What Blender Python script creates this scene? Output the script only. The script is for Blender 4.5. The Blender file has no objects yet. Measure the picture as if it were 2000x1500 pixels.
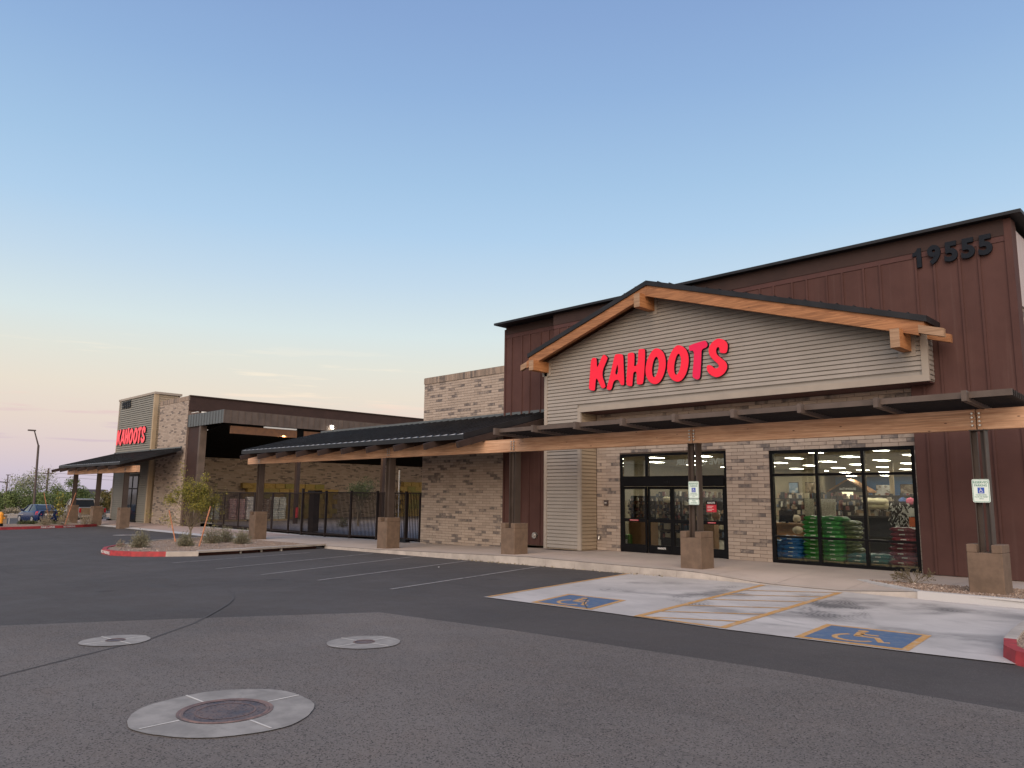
import bpy, bmesh, math, random
from math import radians, sin, cos, pi, sqrt
from mathutils import Vector, Matrix, noise as mnoise
random.seed(7)
R = random.Random(11)
SC = bpy.context.scene
COL = SC.collection
# ------------------------------------------------------------------ camera
cam = bpy.data.cameras.new('camera'); camo = bpy.data.objects.new('camera', cam); COL.objects.link(camo)
YAW, PITCH, ROLL = 0.7858841086471241, 0.14775912645603925, 0.011443826814587216
F = Vector((-sin(YAW)*cos(PITCH), cos(YAW)*cos(PITCH), sin(PITCH)))
R0 = Vector((cos(YAW), sin(YAW), 0)); U0 = R0.cross(F)
RR = R0*cos(ROLL) + U0*sin(ROLL); UU = -R0*sin(ROLL) + U0*cos(ROLL)
camo.matrix_world = Matrix(((RR.x, UU.x, -F.x, 0), (RR.y, UU.y, -F.y, 0), (RR.z, UU.z, -F.z, 1.74), (0, 0, 0, 1)))
cam.sensor_width = 36; cam.lens = 26.7369; cam.clip_end = 3000; cam.clip_start = .05
SC.camera = camo
# ------------------------------------------------------------------ sky, sun, exposure
GLOW_AZ = radians(-26)
SUN_AZ = radians(-60)          # direction of the glow, measured from +X towards +Y
SUN_EL = radians(37)
W = bpy.data.worlds.new('World'); SC.world = W; W.use_nodes = True
nt = W.node_tree; nt.nodes.clear()
def wn(t, **k):
    n = nt.nodes.new(t)
    for a, b in k.items(): setattr(n, a, b)
    return n
wout = wn('ShaderNodeOutputWorld'); wbg = wn('ShaderNodeBackground'); nt.links.new(wbg.outputs[0], wout.inputs[0])
tc = wn('ShaderNodeTexCoord'); nrm = wn('ShaderNodeVectorMath', operation='NORMALIZE'); nt.links.new(tc.outputs['Generated'], nrm.inputs[0])
sep = wn('ShaderNodeSeparateXYZ'); nt.links.new(nrm.outputs[0], sep.inputs[0])
def ramp(stops):
    r = wn('ShaderNodeValToRGB'); cr = r.color_ramp; cr.interpolation = 'B_SPLINE' if False else 'LINEAR'
    while len(cr.elements) > 1: cr.elements.remove(cr.elements[-1])
    cr.elements[0].position = stops[0][0]; cr.elements[0].color = (*stops[0][1], 1)
    for p, c in stops[1:]:
        e = cr.elements.new(p); e.color = (*c, 1)
    return r
# away from the sunset: lavender earth shadow, pink band, cream, then blue
UPPER = [(.205, (.665, .76, .775)), (.268, (.53, .675, .81)), (.33, (.42, .605, .815)), (.39, (.355, .54, .77)), (.49, (.272, .43, .695)), (.56, (.235, .37, .64)), (.7, (.17, .30, .555)), (1, (.115, .22, .44))]
anti = ramp([(0, (.55, .50, .62)), (.02, (.61, .545, .64)), (.05, (.70, .59, .61)), (.085, (.765, .65, .59)), (.125, (.785, .71, .615)), (.165, (.74, .745, .68))] + UPPER)
side = ramp([(0, (.76, .70, .64)), (.08, (.83, .785, .72)), (.14, (.79, .78, .725)), (.175, (.72, .77, .745))] + UPPER)
glow = ramp([(0, (2.3, 1.45, .95)), (.06, (2.4, 1.65, 1.1)), (.16, (1.9, 1.55, 1.25)), (.3, (1.15, 1.15, 1.1)), (.5, (.6, .7, .82)), (.7, (.2, .34, .6)), (1, (.115, .22, .44))])
for r in (anti, side, glow): nt.links.new(sep.outputs['Z'], r.inputs[0])
dt = wn('ShaderNodeVectorMath', operation='DOT_PRODUCT'); nt.links.new(nrm.outputs[0], dt.inputs[0]); dt.inputs[1].default_value = (cos(GLOW_AZ), sin(GLOW_AZ), 0)
def mapr(src, a, b):
    m = wn('ShaderNodeMapRange', interpolation_type='SMOOTHSTEP'); nt.links.new(src, m.inputs[0]); m.inputs[1].default_value = a; m.inputs[2].default_value = b
    return m.outputs[0]
def wmix(f, a, b, bt='MIX'):
    m = wn('ShaderNodeMix', data_type='RGBA', blend_type=bt)
    if isinstance(f, float): m.inputs[0].default_value = f
    else: nt.links.new(f, m.inputs[0])
    nt.links.new(a, m.inputs[6]); nt.links.new(b, m.inputs[7]); return m.outputs[2]
c1 = wmix(mapr(dt.outputs['Value'], -.92, -.45), anti.outputs[0], side.outputs[0])
c2 = wmix(mapr(dt.outputs['Value'], -.05, .95), c1, glow.outputs[0])
# thin evening cloud streaks low over the horizon
mp = wn('ShaderNodeMapping'); nt.links.new(nrm.outputs[0], mp.inputs[0]); mp.inputs['Scale'].default_value = (5, 5, 75)
nz = wn('ShaderNodeTexNoise'); nt.links.new(mp.outputs[0], nz.inputs['Vector']); nz.inputs['Scale'].default_value = 1.15; nz.inputs['Detail'].default_value = 5; nz.inputs['Roughness'].default_value = .55
lowband = ramp([(0, (.15,)*3), (.03, (.6,)*3), (.10, (1,)*3), (.15, (.7,)*3), (.19, (0,)*3)]); nt.links.new(sep.outputs['Z'], lowband.inputs[0])
cl = wn('ShaderNodeMath', operation='MULTIPLY'); nt.links.new(mapr(nz.outputs[0], .56, .68), cl.inputs[0]); nt.links.new(lowband.outputs[0], cl.inputs[1])
cl2 = wn('ShaderNodeMath', operation='MULTIPLY'); nt.links.new(cl.outputs[0], cl2.inputs[0]); cl2.inputs[1].default_value = .8
ccol = ramp([(0, (.55, .45, .55)), (.075, (.60, .47, .57)), (.10, (.80, .58, .55)), (.13, (.98, .84, .66)), (.2, (.95, .88, .75))]); nt.links.new(sep.outputs['Z'], ccol.inputs[0])
c3 = wmix(cl2.outputs[0], c2, ccol.outputs[0])
sky = wn('ShaderNodeTexSky', sky_type='NISHITA'); sky.sun_disc = False; sky.sun_elevation = radians(2); sky.sun_rotation = radians(90) - SUN_AZ
sk = wn('ShaderNodeVectorMath', operation='SCALE'); nt.links.new(sky.outputs[0], sk.inputs[0]); sk.inputs['Scale'].default_value = .02
c4 = wmix(1.0, c3, sk.outputs[0], 'ADD')
nt.links.new(c4, wbg.inputs[0]); wbg.inputs[1].default_value = 1.0
sun = bpy.data.lights.new('sun', 'SUN'); suno = bpy.data.objects.new('sun', sun); COL.objects.link(suno)
sun.energy = 2.9; sun.angle = radians(56); sun.color = (1, .79, .63)
sd = Vector((cos(SUN_EL)*cos(SUN_AZ), cos(SUN_EL)*sin(SUN_AZ), sin(SUN_EL)))
suno.rotation_euler = sd.to_track_quat('Z', 'Y').to_euler()
SC.view_settings.view_transform = 'Standard'; SC.view_settings.look = 'None'; SC.view_settings.gamma = 1
SC.view_settings.exposure = 0; SC.view_settings.use_curve_mapping = False
SC.cycles.max_bounces = 8; SC.cycles.transparent_max_bounces = 12
SC.cycles.use_denoising = True
SC.cycles.sample_clamp_indirect = 6
# ------------------------------------------------------------------ materials
MATS = {}
class NB:
    """small node builder"""
    def __init__(s, name):
        s.m = bpy.data.materials.new(name); s.m.use_nodes = True; s.t = s.m.node_tree; s.t.nodes.clear()
        s.out = s.n('ShaderNodeOutputMaterial'); s.b = s.n('ShaderNodeBsdfPrincipled'); s.l(s.b.outputs[0], s.out.inputs[0])
        MATS[name] = s.m; s._pos = None
    def n(s, t, **k):
        x = s.t.nodes.new(t)
        for a, b in k.items(): setattr(x, a, b)
        return x
    def l(s, a, b): s.t.links.new(a, b)
    def set(s, sock, v):
        if hasattr(v, 'is_output'): s.l(v, sock)
        elif isinstance(v, (tuple, list)) and len(v) == 3 and sock.type == 'RGBA': sock.default_value = (*v, 1)
        else: sock.default_value = v
    def pos(s, scale=(1, 1, 1), obj=False):
        g = s.n('ShaderNodeTexCoord').outputs['Object'] if obj else s.n('ShaderNodeNewGeometry').outputs['Position']
        m = s.n('ShaderNodeMapping'); s.l(g, m.inputs[0]); m.inputs['Scale'].default_value = scale
        return m.outputs[0]
    def noise(s, vec, scale=1, detail=3, rough=.5, dist=0):
        x = s.n('ShaderNodeTexNoise'); s.l(vec, x.inputs['Vector']); x.inputs['Scale'].default_value = scale; x.inputs['Detail'].default_value = detail
        x.inputs['Roughness'].default_value = rough; x.inputs['Distortion'].default_value = dist; return x.outputs[0]
    def vor(s, vec, scale=1, feat='F1', out='Distance'):
        x = s.n('ShaderNodeTexVoronoi', feature=feat); s.l(vec, x.inputs['Vector']); x.inputs['Scale'].default_value = scale; return x.outputs[out]
    def mr(s, v, a, b, c=0., d=1., smooth=True):
        x = s.n('ShaderNodeMapRange', interpolation_type='SMOOTHSTEP' if smooth else 'LINEAR'); s.l(v, x.inputs[0])
        for i, q in zip((1, 2, 3, 4), (a, b, c, d)): x.inputs[i].default_value = q
        return x.outputs[0]
    def math(s, op, a, b=0.):
        x = s.n('ShaderNodeMath', operation=op); s.set(x.inputs[0], a); s.set(x.inputs[1], b); return x.outputs[0]
    def mix(s, f, a, b, bt='MIX'):
        x = s.n('ShaderNodeMix', data_type='RGBA', blend_type=bt); s.set(x.inputs[0], f); s.set(x.inputs[6], a); s.set(x.inputs[7], b); return x.outputs[2]
    def ramp(s, v, stops):
        r = s.n('ShaderNodeValToRGB'); cr = r.color_ramp; s.l(v, r.inputs[0])
        while len(cr.elements) > 1: cr.elements.remove(cr.elements[-1])
        cr.elements[0].position = stops[0][0]; cr.elements[0].color = (*stops[0][1], 1)
        for p, c in stops[1:]: cr.elements.new(p).color = (*c, 1)
        return r.outputs[0]
    def bump(s, h, strength=.3, dist=.02):
        x = s.n('ShaderNodeBump'); s.l(h, x.inputs['Height']); x.inputs['Strength'].default_value = strength; x.inputs['Distance'].default_value = dist
        s.l(x.outputs[0], s.b.inputs['Normal'])
    def fin(s, col=None, rough=.7, metal=0., spec=None, emit=None, es=0.):
        if col is not None: s.set(s.b.inputs['Base Color'], col)
        s.set(s.b.inputs['Roughness'], rough); s.set(s.b.inputs['Metallic'], metal)
        if spec is not None: s.b.inputs['Specular IOR Level'].default_value = spec
        if emit is not None: s.set(s.b.inputs['Emission Color'], emit); s.b.inputs['Emission Strength'].default_value = es
        return s.m
    def irand(s):
        g = s.n('ShaderNodeNewGeometry').outputs['Random Per Island']; o = s.n('ShaderNodeObjectInfo').outputs['Random']
        return s.math('FRACT', s.math('ADD', g, o))
def plain(name, col, rough=.6, metal=0., var=.12, scale=6., bump=0., spec=None, obj=False):
    b = NB(name); p = b.pos(obj=obj)
    nz = b.noise(p, scale, 4, .6)
    c = b.mix(b.mr(nz, .3, .7), tuple(max(0, x*(1-var)) for x in col), tuple(min(1, x*(1+var)) for x in col))
    if bump: b.bump(b.noise(p, scale*12, 3, .6), bump, .004)
    return b.fin(c, b.mr(nz, .3, .7, max(.05, rough-.08), min(1, rough+.08)), metal, spec)
def M(n): return MATS[n]
plain('window_metal', (.006, .006, .007), .45, 0, .2, 3, 0, .12)
plain('black_roof_metal', (.018, .019, .022), .5, .0, .25, 1.5, 0, .25)
plain('slate_metal', (.085, .098, .105), .45, 0, .12, 2)
plain('bronze_metal', (.105, .082, .070), .55, 0, .15, 2, 0, .25)
plain('bronze_dark', (.045, .031, .027), .6, 0, .15, 2, 0, .2)
plain('burgundy_trim', (.085, .042, .039), .7, 0, .1, 3, 0, .2)
plain('fence_metal', (.024, .018, .017), .6, 0, .2, 3, 0, .15)
plain('taupe_trim', (.33, .29, .245), .55, 0, .06, 2)
plain('cream_trim', (.40, .31, .20), .6, 0, .06, 2)
plain('black_plastic', (.008, .008, .009), .5, spec=.15)
plain('number_black', (.009, .012, .018), .5, spec=.15)
plain('white_paint', (.62, .61, .58), .7, 0, .15, 9)
plain('red_paint', (.33, .035, .04), .7, 0, .25, 7, .2)
plain('sign_white', (.70, .80, .74), .45, 0, .03)
plain('sign_green', (.05, .22, .16), .5)
plain('sign_blue', (.02, .08, .42), .5)
plain('white', (.75, .75, .73), .6, 0, .05)
plain('steel', (.55, .53, .50), .3, .9, .1)
plain('pole_brown', (.075, .055, .05), .6)
plain('wire', (.10, .09, .10), .6)
plain('orange_stake', (.36, .155, .08), .8, 0, .25, 8)
plain('bark', (.16, .13, .09), .9, 0, .3, 20, .3)
plain('tyre', (.02, .02, .021), .85)
plain('rim', (.45, .45, .46), .3, .7)
plain('car_blue', (.012, .028, .10), .25, .3, .1)
plain('truck_tan', (.30, .22, .14), .35, .35, .12)
plain('truck_silver', (.30, .28, .255), .35, .3, .1)
plain('chrome', (.55, .53, .5), .25, .8)
plain('car_glass', (.02, .024, .03), .08, 0, .1, 1, 0, .6)
plain('tail_red', (.45, .02, .03), .3)
plain('hydrant_yellow', (.75, .30, .02), .5)
plain('plate_gold', (.5, .3, .06), .5)
plain('cardboard', (.32, .19, .10), .8, 0, .1)
plain('counter_wood', (.28, .15, .07), .6, 0, .2, 4)
plain('pallet_wood', (.42, .33, .2), .8, 0, .2, 8)
plain('shelf_dark', (.025, .023, .022), .6)
plain('store_wall', (.24, .20, .135), .8, 0, .08, 2)
plain('store_floor', (.22, .19, .155), .35, 0, .15, 1.5)
plain('ceiling_tile', (.36, .32, .235), .85, 0, .05, 2)
plain('pet_bed_cream', (.68, .60, .40), .9, 0, .15, 12)
plain('toy_black', (.02, .02, .02), .7); plain('toy_white', (.75, .74, .7), .7)
plain('orange_item', (.8, .16, .03), .6); plain('pink_item', (.65, .1, .2), .6); plain('blue_item', (.05, .12, .35), .6); plain('beige_item', (.55, .45, .33), .7)
plain('green_item', (.12, .25, .06), .7); plain('red_sticker', (.6, .03, .05), .5)
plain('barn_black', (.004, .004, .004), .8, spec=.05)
plain('bronze_and_shade', (.050, .032, .029), .7, 0, .12, 2, 0, .15); plain('shaded_timber', (.14, .065, .03), .75, 0, .2, 5)  # dark tones also hold the shade of the upper frieze and barn beams
plain('louvre_shade', (.022, .018, .017), .6, 0, .15, 2, 0, .15)  # darker copy of the bronze, standing in for shade between louvres
plain('hem_glint', (.30, .31, .32), .45, 0, .1, 3)  # pale colour stands in for sky glint along the eave
plain('column_metal', (.062, .048, .041), .55, 0, .15, 2, 0, .25)
plain('sky_gap_strip', (.7, .69, .66), .4)  # pale colour standing in for bright sky above the barn canopy
plain('gate_metal', (.03, .022, .02), .6, 0, .2, 3, 0, .15); plain('far_roof', (.07, .07, .09), .7); plain('far_wall', (.5, .47, .45), .8)
plain('block_wall', (.30, .23, .17), .9, 0, .15, 3)
def em(name, col, s, base=(.5, .5, .5)):
    b = NB(name); return b.fin(base, .5, 0, None, col, s)
em('panel_light', (1, .93, .78), 38.); em('lamp_light', (1, .9, .75), 30.); em('tube_light', (1, .93, .85), .35)
em('letter_red', (1, .012, .045), .40, (.55, .006, .025)); em('letter_magenta', (.9, .0, .07), .34, (.5, .003, .045))
em('booth_light', (1, .85, .5), 2.2)
em('letter_pink', (1, .10, .12), .5, (.62, .05, .06))
# glass: thin pane, clear with a Fresnel reflection
b = NB('glass'); tr = b.n('ShaderNodeBsdfTransparent'); tr.inputs[0].default_value = (.80, .82, .79, 1); gl = b.n('ShaderNodeBsdfGlossy'); gl.inputs['Roughness'].default_value = .015; gl.inputs[0].default_value = (.9, .9, .9, 1)
fr = b.n('ShaderNodeFresnel'); fr.inputs[0].default_value = 1.48; mx = b.n('ShaderNodeMixShader'); b.l(fr.outputs[0], mx.inputs[0]); b.l(tr.outputs[0], mx.inputs[1]); b.l(gl.outputs[0], mx.inputs[2]); b.l(mx.outputs[0], b.out.inputs[0])
# concrete
def concrete(name, c, stain=.3, sc=.6, marks=False, spots=True):
    b = NB(name); p = b.pos()
    big = b.noise(p, sc, 5, .6); fine = b.noise(p, 55, 3, .7); med = b.noise(b.pos((1, 2.2, 1)), 2.3, 5, .65, .6)
    col = b.mix(b.mr(big, .3, .72), tuple(x*(1-stain) for x in c), c)
    col = b.mix(b.mr(med, .55, .8), col, tuple(x*(1-stain*1.2)*.95 for x in c))
    col = b.mix(b.math('MULTIPLY', b.mr(fine, .35, .7), .18), col, tuple(x*.7 for x in c))
    if marks:   # scrubbing arcs left by turning tyres
        for ctr, r0, r1, sx in (((-7.0, 13.6), .9, 2.0, 1.0), ((-4.0, 13.8), 1.1, 2.4, 1.0), ((-9.3, 14.3), .7, 1.8, 1.0), ((-5.3, 14.9), .6, 1.3, 1.)):
            g = b.n('ShaderNodeNewGeometry').outputs['Position']
            wob = b.n('ShaderNodeVectorMath', operation='MULTIPLY_ADD'); nn = b.n('ShaderNodeTexNoise'); b.l(g, nn.inputs['Vector']); nn.inputs['Scale'].default_value = .8
            b.l(nn.outputs['Color'], wob.inputs[0]); wob.inputs[1].default_value = (.9, .9, 0); b.l(g, wob.inputs[2])
            d = b.n('ShaderNodeVectorMath', operation='DISTANCE'); fl = b.n('ShaderNodeVectorMath', operation='MULTIPLY'); b.l(wob.outputs[0], fl.inputs[0]); fl.inputs[1].default_value = (1, 1, 0)
            b.l(fl.outputs[0], d.inputs[0]); d.inputs[1].default_value = (ctr[0]+.45, ctr[1]+.45, 0)
            band = b.math('MULTIPLY', b.mr(d.outputs['Value'], r0, r0+.3), b.mr(d.outputs['Value'], r1, r1-.4))
            wv = b.math('SINE', b.math('MULTIPLY', d.outputs['Value'], 85.)); line = b.mr(wv, -.6, .9)
            patch = b.mr(b.noise(p, .9, 4, .6), .40, .62)
            f = b.math('MULTIPLY', b.math('MULTIPLY', band, b.math('ADD', b.math('MULTIPLY', line, .38), .30)), patch)
            col = b.mix(f, col, (.07, .068, .07))
        dirt = b.mr(b.noise(b.pos((.8, 2, 1)), 1.0, 5, .65, .8), .52, .72)
        col = b.mix(b.math('MULTIPLY', dirt, .33), col, (.13, .125, .125))
    b.bump(fine, .12, .004)
    return b.fin(col, .82)
concrete('concrete_walk', (.50, .42, .36), .2, .5)
concrete('concrete_apron', (.42, .32, .28), .15, .4)
concrete('concrete_strip', (.52, .51, .50), .15, .5)
concrete('concrete_stall', (.55, .515, .485), .24, .7, True)
concrete('concrete_kerb', (.48, .43, .38), .35, 1.5)
concrete('concrete_ring', (.335, .312, .285), .35, 3.5)
concrete('barn_floor', (.30, .28, .29), .2, .5)
b = NB('pedestal'); p = b.pos(); n1 = b.noise(p, 3.5, 5, .65); n2 = b.noise(p, 60, 3, .7)
b.bump(n2, .35, .004); b.fin(b.mix(b.mr(n1, .3, .7), (.115, .08, .056), (.165, .114, .08)), .9)
# asphalt
def asphalt(name, lo, hi, speck, bmp, spsc=150, tint=(.1, .085, .08)):
    b = NB(name); p = b.pos()
    v = b.vor(p, spsc, 'F1', 'Color'); sp = b.n('ShaderNodeSeparateColor'); b.l(v, sp.inputs[0])
    fine = b.noise(p, 260, 2, .6); big = b.noise(p, .22, 6, .6, .4); mid = b.noise(p, 1.7, 5, .7)
    col = b.mix(b.mr(big, .32, .68), lo, hi)
    col = b.mix(b.math('MULTIPLY', b.mr(mid, .45, .75), .35), col, tint)
    col = b.mix(b.math('MULTIPLY', b.mr(sp.outputs[0], .80, .97), speck), col, (.24, .21, .195))
    col = b.mix(b.math('MULTIPLY', b.mr(sp.outputs[1], .75, .95), speck), col, (.025, .024, .025))
    col = b.mix(b.math('MULTIPLY', b.mr(b.noise(p, 28, 3, .75), .62, .74), speck*.5), col, (.22, .19, .17))
    ov = b.vor(b.pos((.42, .42, 1)), 1.0); wob = b.math('ADD', ov, b.math('MULTIPLY', b.noise(p, 5, 3, .6), .12))
    col = b.mix(b.math('MULTIPLY', b.mr(wob, .17, .10), .5), col, tuple(x*.45 for x in lo))
    tr = b.mr(b.noise(b.pos((.16, 2.6, 1)), 1.0, 4, .6, .7), .56, .74); col = b.mix(b.math('MULTIPLY', tr, .22), col, tuple(x*.6 for x in lo))
    lt = b.mr(b.noise(p, .55, 5, .65), .58, .75); col = b.mix(b.math('MULTIPLY', lt, .35), col, tuple(min(1, x*1.35) for x in hi))
    b.bump(b.math('ADD', sp.outputs[2], fine), bmp, .006)
    return b.fin(col, b.mr(mid, .3, .7, .78, .95), 0, .3)
asphalt('asphalt_new', (.064, .058, .055), (.084, .076, .072), .3, .3, 130, (.075, .066, .064))
asphalt('asphalt_old', (.136, .122, .112), (.185, .166, .152), .85, .8, 90, (.19, .158, .14))
asphalt('street_asphalt', (.10, .098, .105), (.12, .118, .125), .2, .2)
# old manhole iron
b = NB('iron_cover'); p = b.pos(); n = b.noise(p, 5, 4, .6); gr = b.vor(p, 24, 'F1'); b.bump(b.mr(gr, .2, .5), .8, .01)
b.fin(b.mix(b.mr(n, .35, .65), (.085, .068, .075), (.17, .115, .10)), .55, .35)
plain('iron_rim', (.19, .12, .10), .6, .2, .3, 9)
plain('joint_pale', (.60, .57, .52), .8)
# earth and gravel
b = NB('granite_ground'); p = b.pos(); v = b.vor(p, 45, 'F1', 'Color'); s = b.n('ShaderNodeSeparateColor'); b.l(v, s.inputs[0])
b.bump(b.vor(p, 45), 1., .02); b.fin(b.ramp(s.outputs[0], [(0, (.13, .09, .065)), (.4, (.27, .19, .135)), (.8, (.36, .26, .19)), (1, (.48, .4, .33))]), .95)
b = NB('pebble'); r = b.irand(); b.fin(b.ramp(r, [(0, (.10, .07, .055)), (.35, (.22, .155, .115)), (.75, (.31, .23, .175)), (.93, (.40, .33, .27)), (1, (.62, .56, .5))]), .95)
b = NB('desert_ground'); p = b.pos(); b.fin(b.mix(b.mr(b.noise(p, .3, 6, .6), .35, .65), (.22, .165, .115), (.32, .25, .18)), .95)
# brick
def brick_mat(name, tones, dark, prob=.8):
    b = NB(name); r = b.irand(); p = b.pos()
    base = b.ramp(r, tones)
    r2 = b.math('FRACT', b.math('MULTIPLY', r, 37.7)); smudge = b.noise(p, 5.5, 4, .65)
    cluster = b.noise(p, .9, 2, .5)
    pick = b.mr(b.math('ADD', r2, b.math('MULTIPLY', b.math('SUBTRACT', cluster, .5), .55)), prob, prob+.04)
    f = b.math('MULTIPLY', pick, b.mr(smudge, .34, .62, .35, 1.))
    col = b.mix(f, base, dark)
    edge = b.math('MULTIPLY', b.mr(b.noise(p, 2.2, 3, .6), .60, .70), b.mr(smudge, .42, .6, 0, .55))
    col = b.mix(edge, col, dark)
    col = b.mix(b.math('MULTIPLY', b.noise(p, 70, 3, .7), .3), col, tuple(x*.8 for x in tones[1][1]))
    b.bump(b.noise(p, 45, 4, .7), .35, .006)
    return b.fin(col, .88)
TAN = [(0, (.315, .258, .213)), (.3, (.388, .32, .264)), (.7, (.43, .357, .297)), (1, (.345, .284, .235))]
brick_mat('brick', TAN, (.098, .088, .088)); brick_mat('cap_brick', [(0, (.2, .165, .135)), (.5, (.31, .24, .19)), (1, (.34, .27, .215))], (.10, .09, .085), .72)
plain('mortar', (.17, .125, .105), .95, 0, .15, 20)
# siding
def siding(name, lo, hi):
    b = NB(name); p = b.pos(); o = b.n('ShaderNodeObjectInfo').outputs['Random']
    f = b.math('ADD', b.math('MULTIPLY', b.mr(b.noise(p, .9, 5, .6), .3, .7), .6), b.math('MULTIPLY', o, .4))
    st = b.mr(b.noise(b.pos((5, 5, .35)), 1., 4, .6), .55, .8)
    c = b.mix(f, lo, hi); c = b.mix(b.math('MULTIPLY', st, .22), c, tuple(x*.6 for x in lo)); b.fin(c, .5, 0, .3)
siding('siding_taupe', (.278, .253, .224), (.335, .307, .275)); siding('siding_sidelit', (.285, .235, .17), (.35, .28, .20)); siding('siding_sage', (.20, .196, .17), (.24, .232, .20))  # the warmer variant puts side light into the siding colour
b = NB('burgundy_board'); p = b.pos(); n = b.noise(p, 1.3, 5, .6); f = b.noise(p, 90, 3, .7); b.bump(f, .3, .004); o = b.n('ShaderNodeObjectInfo').outputs['Random']
c = b.mix(b.math('ADD', b.math('MULTIPLY', b.mr(n, .3, .7), .6), b.math('MULTIPLY', o, .4)), (.070, .035, .031), (.095, .048, .042)); st = b.mr(b.noise(b.pos((7, 7, .3)), 1., 4, .6), .52, .8)
c = b.mix(b.math('MULTIPLY', st, .35), c, (.13, .082, .072)); b.fin(c, .8, 0, .2)
b = NB('pale_board'); p = b.pos(); b.fin(b.mix(b.mr(b.noise(p, 1.3, 5), .3, .7), (.42, .36, .35), (.48, .41, .40)), .6)
# timber: grain stretched along X or along the beam
def timber(name, lo, hi, sc=(1.2, 26, 26), knots=True):
    b = NB(name); p = b.pos(sc)
    g = b.noise(p, 1., 5, .65, .4); g2 = b.noise(b.pos((.5, 60, 60)), 1., 3, .6); big = b.noise(b.pos((.7, .7, 2.5)), 1.1, 3, .5)
    col = b.mix(b.mr(g, .32, .68), lo, hi)
    col = b.mix(b.math('MULTIPLY', b.mr(g2, .48, .7), .6), col, tuple(x*.55 for x in lo))
    col = b.mix(b.math('MULTIPLY', b.mr(big, .55, .75), .4), col, tuple(x*.72 for x in lo))
    if knots:
        k = b.vor(b.pos((2.2, 6, 6)), 1.0); col = b.mix(b.mr(k, .09, .035), col, (.07, .03, .015))
    b.bump(g, .25, .006)
    return b.fin(col, .72)
timber('timber', (.42, .225, .125), (.66, .415, .26)); timber('timber_orange', (.235, .10, .04), (.42, .195, .085)); timber('timber_grey', (.27, .165, .095), (.40, .26, .165))
timber('timber_cross', (.33, .13, .045), (.50, .23, .09), (26, 1.2, 26), False)
b = NB('hay'); p = b.pos((6, 6, 40)); r = b.irand(); n = b.noise(p, 3, 5, .7, 1.5)
c = b.mix(b.mr(n, .3, .7), (.15, .105, .035), (.58, .42, .15)); b.bump(n, 1., .03); b.fin(b.mix(b.math('MULTIPLY', b.mr(r, .35, .9), .6), c, (.20, .23, .07)), .95)
# leaves
def leaf(name, tones):
    b = NB(name); r = b.n('ShaderNodeNewGeometry').outputs['Random Per Island']; b.fin(b.ramp(r, tones), .75)
    b.b.inputs['Subsurface Weight'].default_value = 0
    return b.m
leaf('leaf_yellowgreen', [(0, (.085, .095, .015)), (.4, (.18, .18, .03)), (.8, (.28, .25, .045)), (1, (.40, .33, .06))])
leaf('leaf_sage', [(0, (.09, .09, .055)), (.5, (.165, .16, .10)), (1, (.26, .25, .17))])
leaf('leaf_dry', [(0, (.17, .145, .10)), (.5, (.27, .235, .165)), (1, (.38, .33, .25))])
leaf('leaf_mesquite', [(0, (.05, .075, .02)), (.5, (.105, .15, .042)), (1, (.18, .23, .08))])
leaf('leaf_pale', [(0, (.11, .12, .07)), (.5, (.19, .21, .12)), (1, (.28, .29, .19))])
leaf('leaf_rust', [(0, (.10, .08, .025)), (.5, (.17, .13, .04)), (1, (.12, .15, .05))])
leaf('leaf_dark', [(0, (.03, .04, .015)), (.5, (.06, .075, .025)), (1, (.10, .11, .04))])
leaf('leaf_olive', [(0, (.07, .06, .03)), (.5, (.13, .105, .055)), (1, (.18, .15, .08))])
# bags (a printed band and pale lettering blocks on coloured plastic)
def bag(name, col, dark, band=(.75, .78, .7)):
    b = NB(name); t = b.pos(obj=True); r = b.n('ShaderNodeObjectInfo').outputs['Random']
    sx = b.n('ShaderNodeSeparateXYZ'); b.l(t, sx.inputs[0])
    c = b.mix(b.mr(b.noise(t, 6, 4, .6), .35, .65), dark, col)
    bl = b.noise(b.pos((14, 14, 3), True), 1.0, 1, .5)
    zb = b.math('MULTIPLY', b.mr(sx.outputs[2], .055, .06), b.mr(sx.outputs[2], .085, .08))
    xb = b.math('MULTIPLY', b.mr(sx.outputs[0], -.10, -.09), b.mr(sx.outputs[0], .12, .11))
    c = b.mix(b.math('MULTIPLY', b.math('MULTIPLY', zb, xb), b.mr(bl, .47, .5)), c, band)
    b.bump(b.noise(t, 14, 3, .6), .5, .02)
    return b.fin(c, .32)
bag('bag_blue', (.02, .20, .58), (.01, .10, .34)); bag('bag_green', (.06, .36, .07), (.03, .19, .04)); bag('bag_olive', (.19, .23, .10), (.09, .13, .045))
bag('bag_teal', (.03, .20, .19), (.08, .13, .12)); bag('bag_maroon', (.26, .04, .055), (.14, .02, .03)); bag('bag_white', (.85, .85, .85), (.7, .7, .72)); bag('bag_pink', (.58, .38, .40), (.42, .27, .28)); bag('bag_grey', (.66, .70, .67), (.45, .5, .48))
bag('bag_brown', (.2, .14, .11), (.12, .08, .06))
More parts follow.
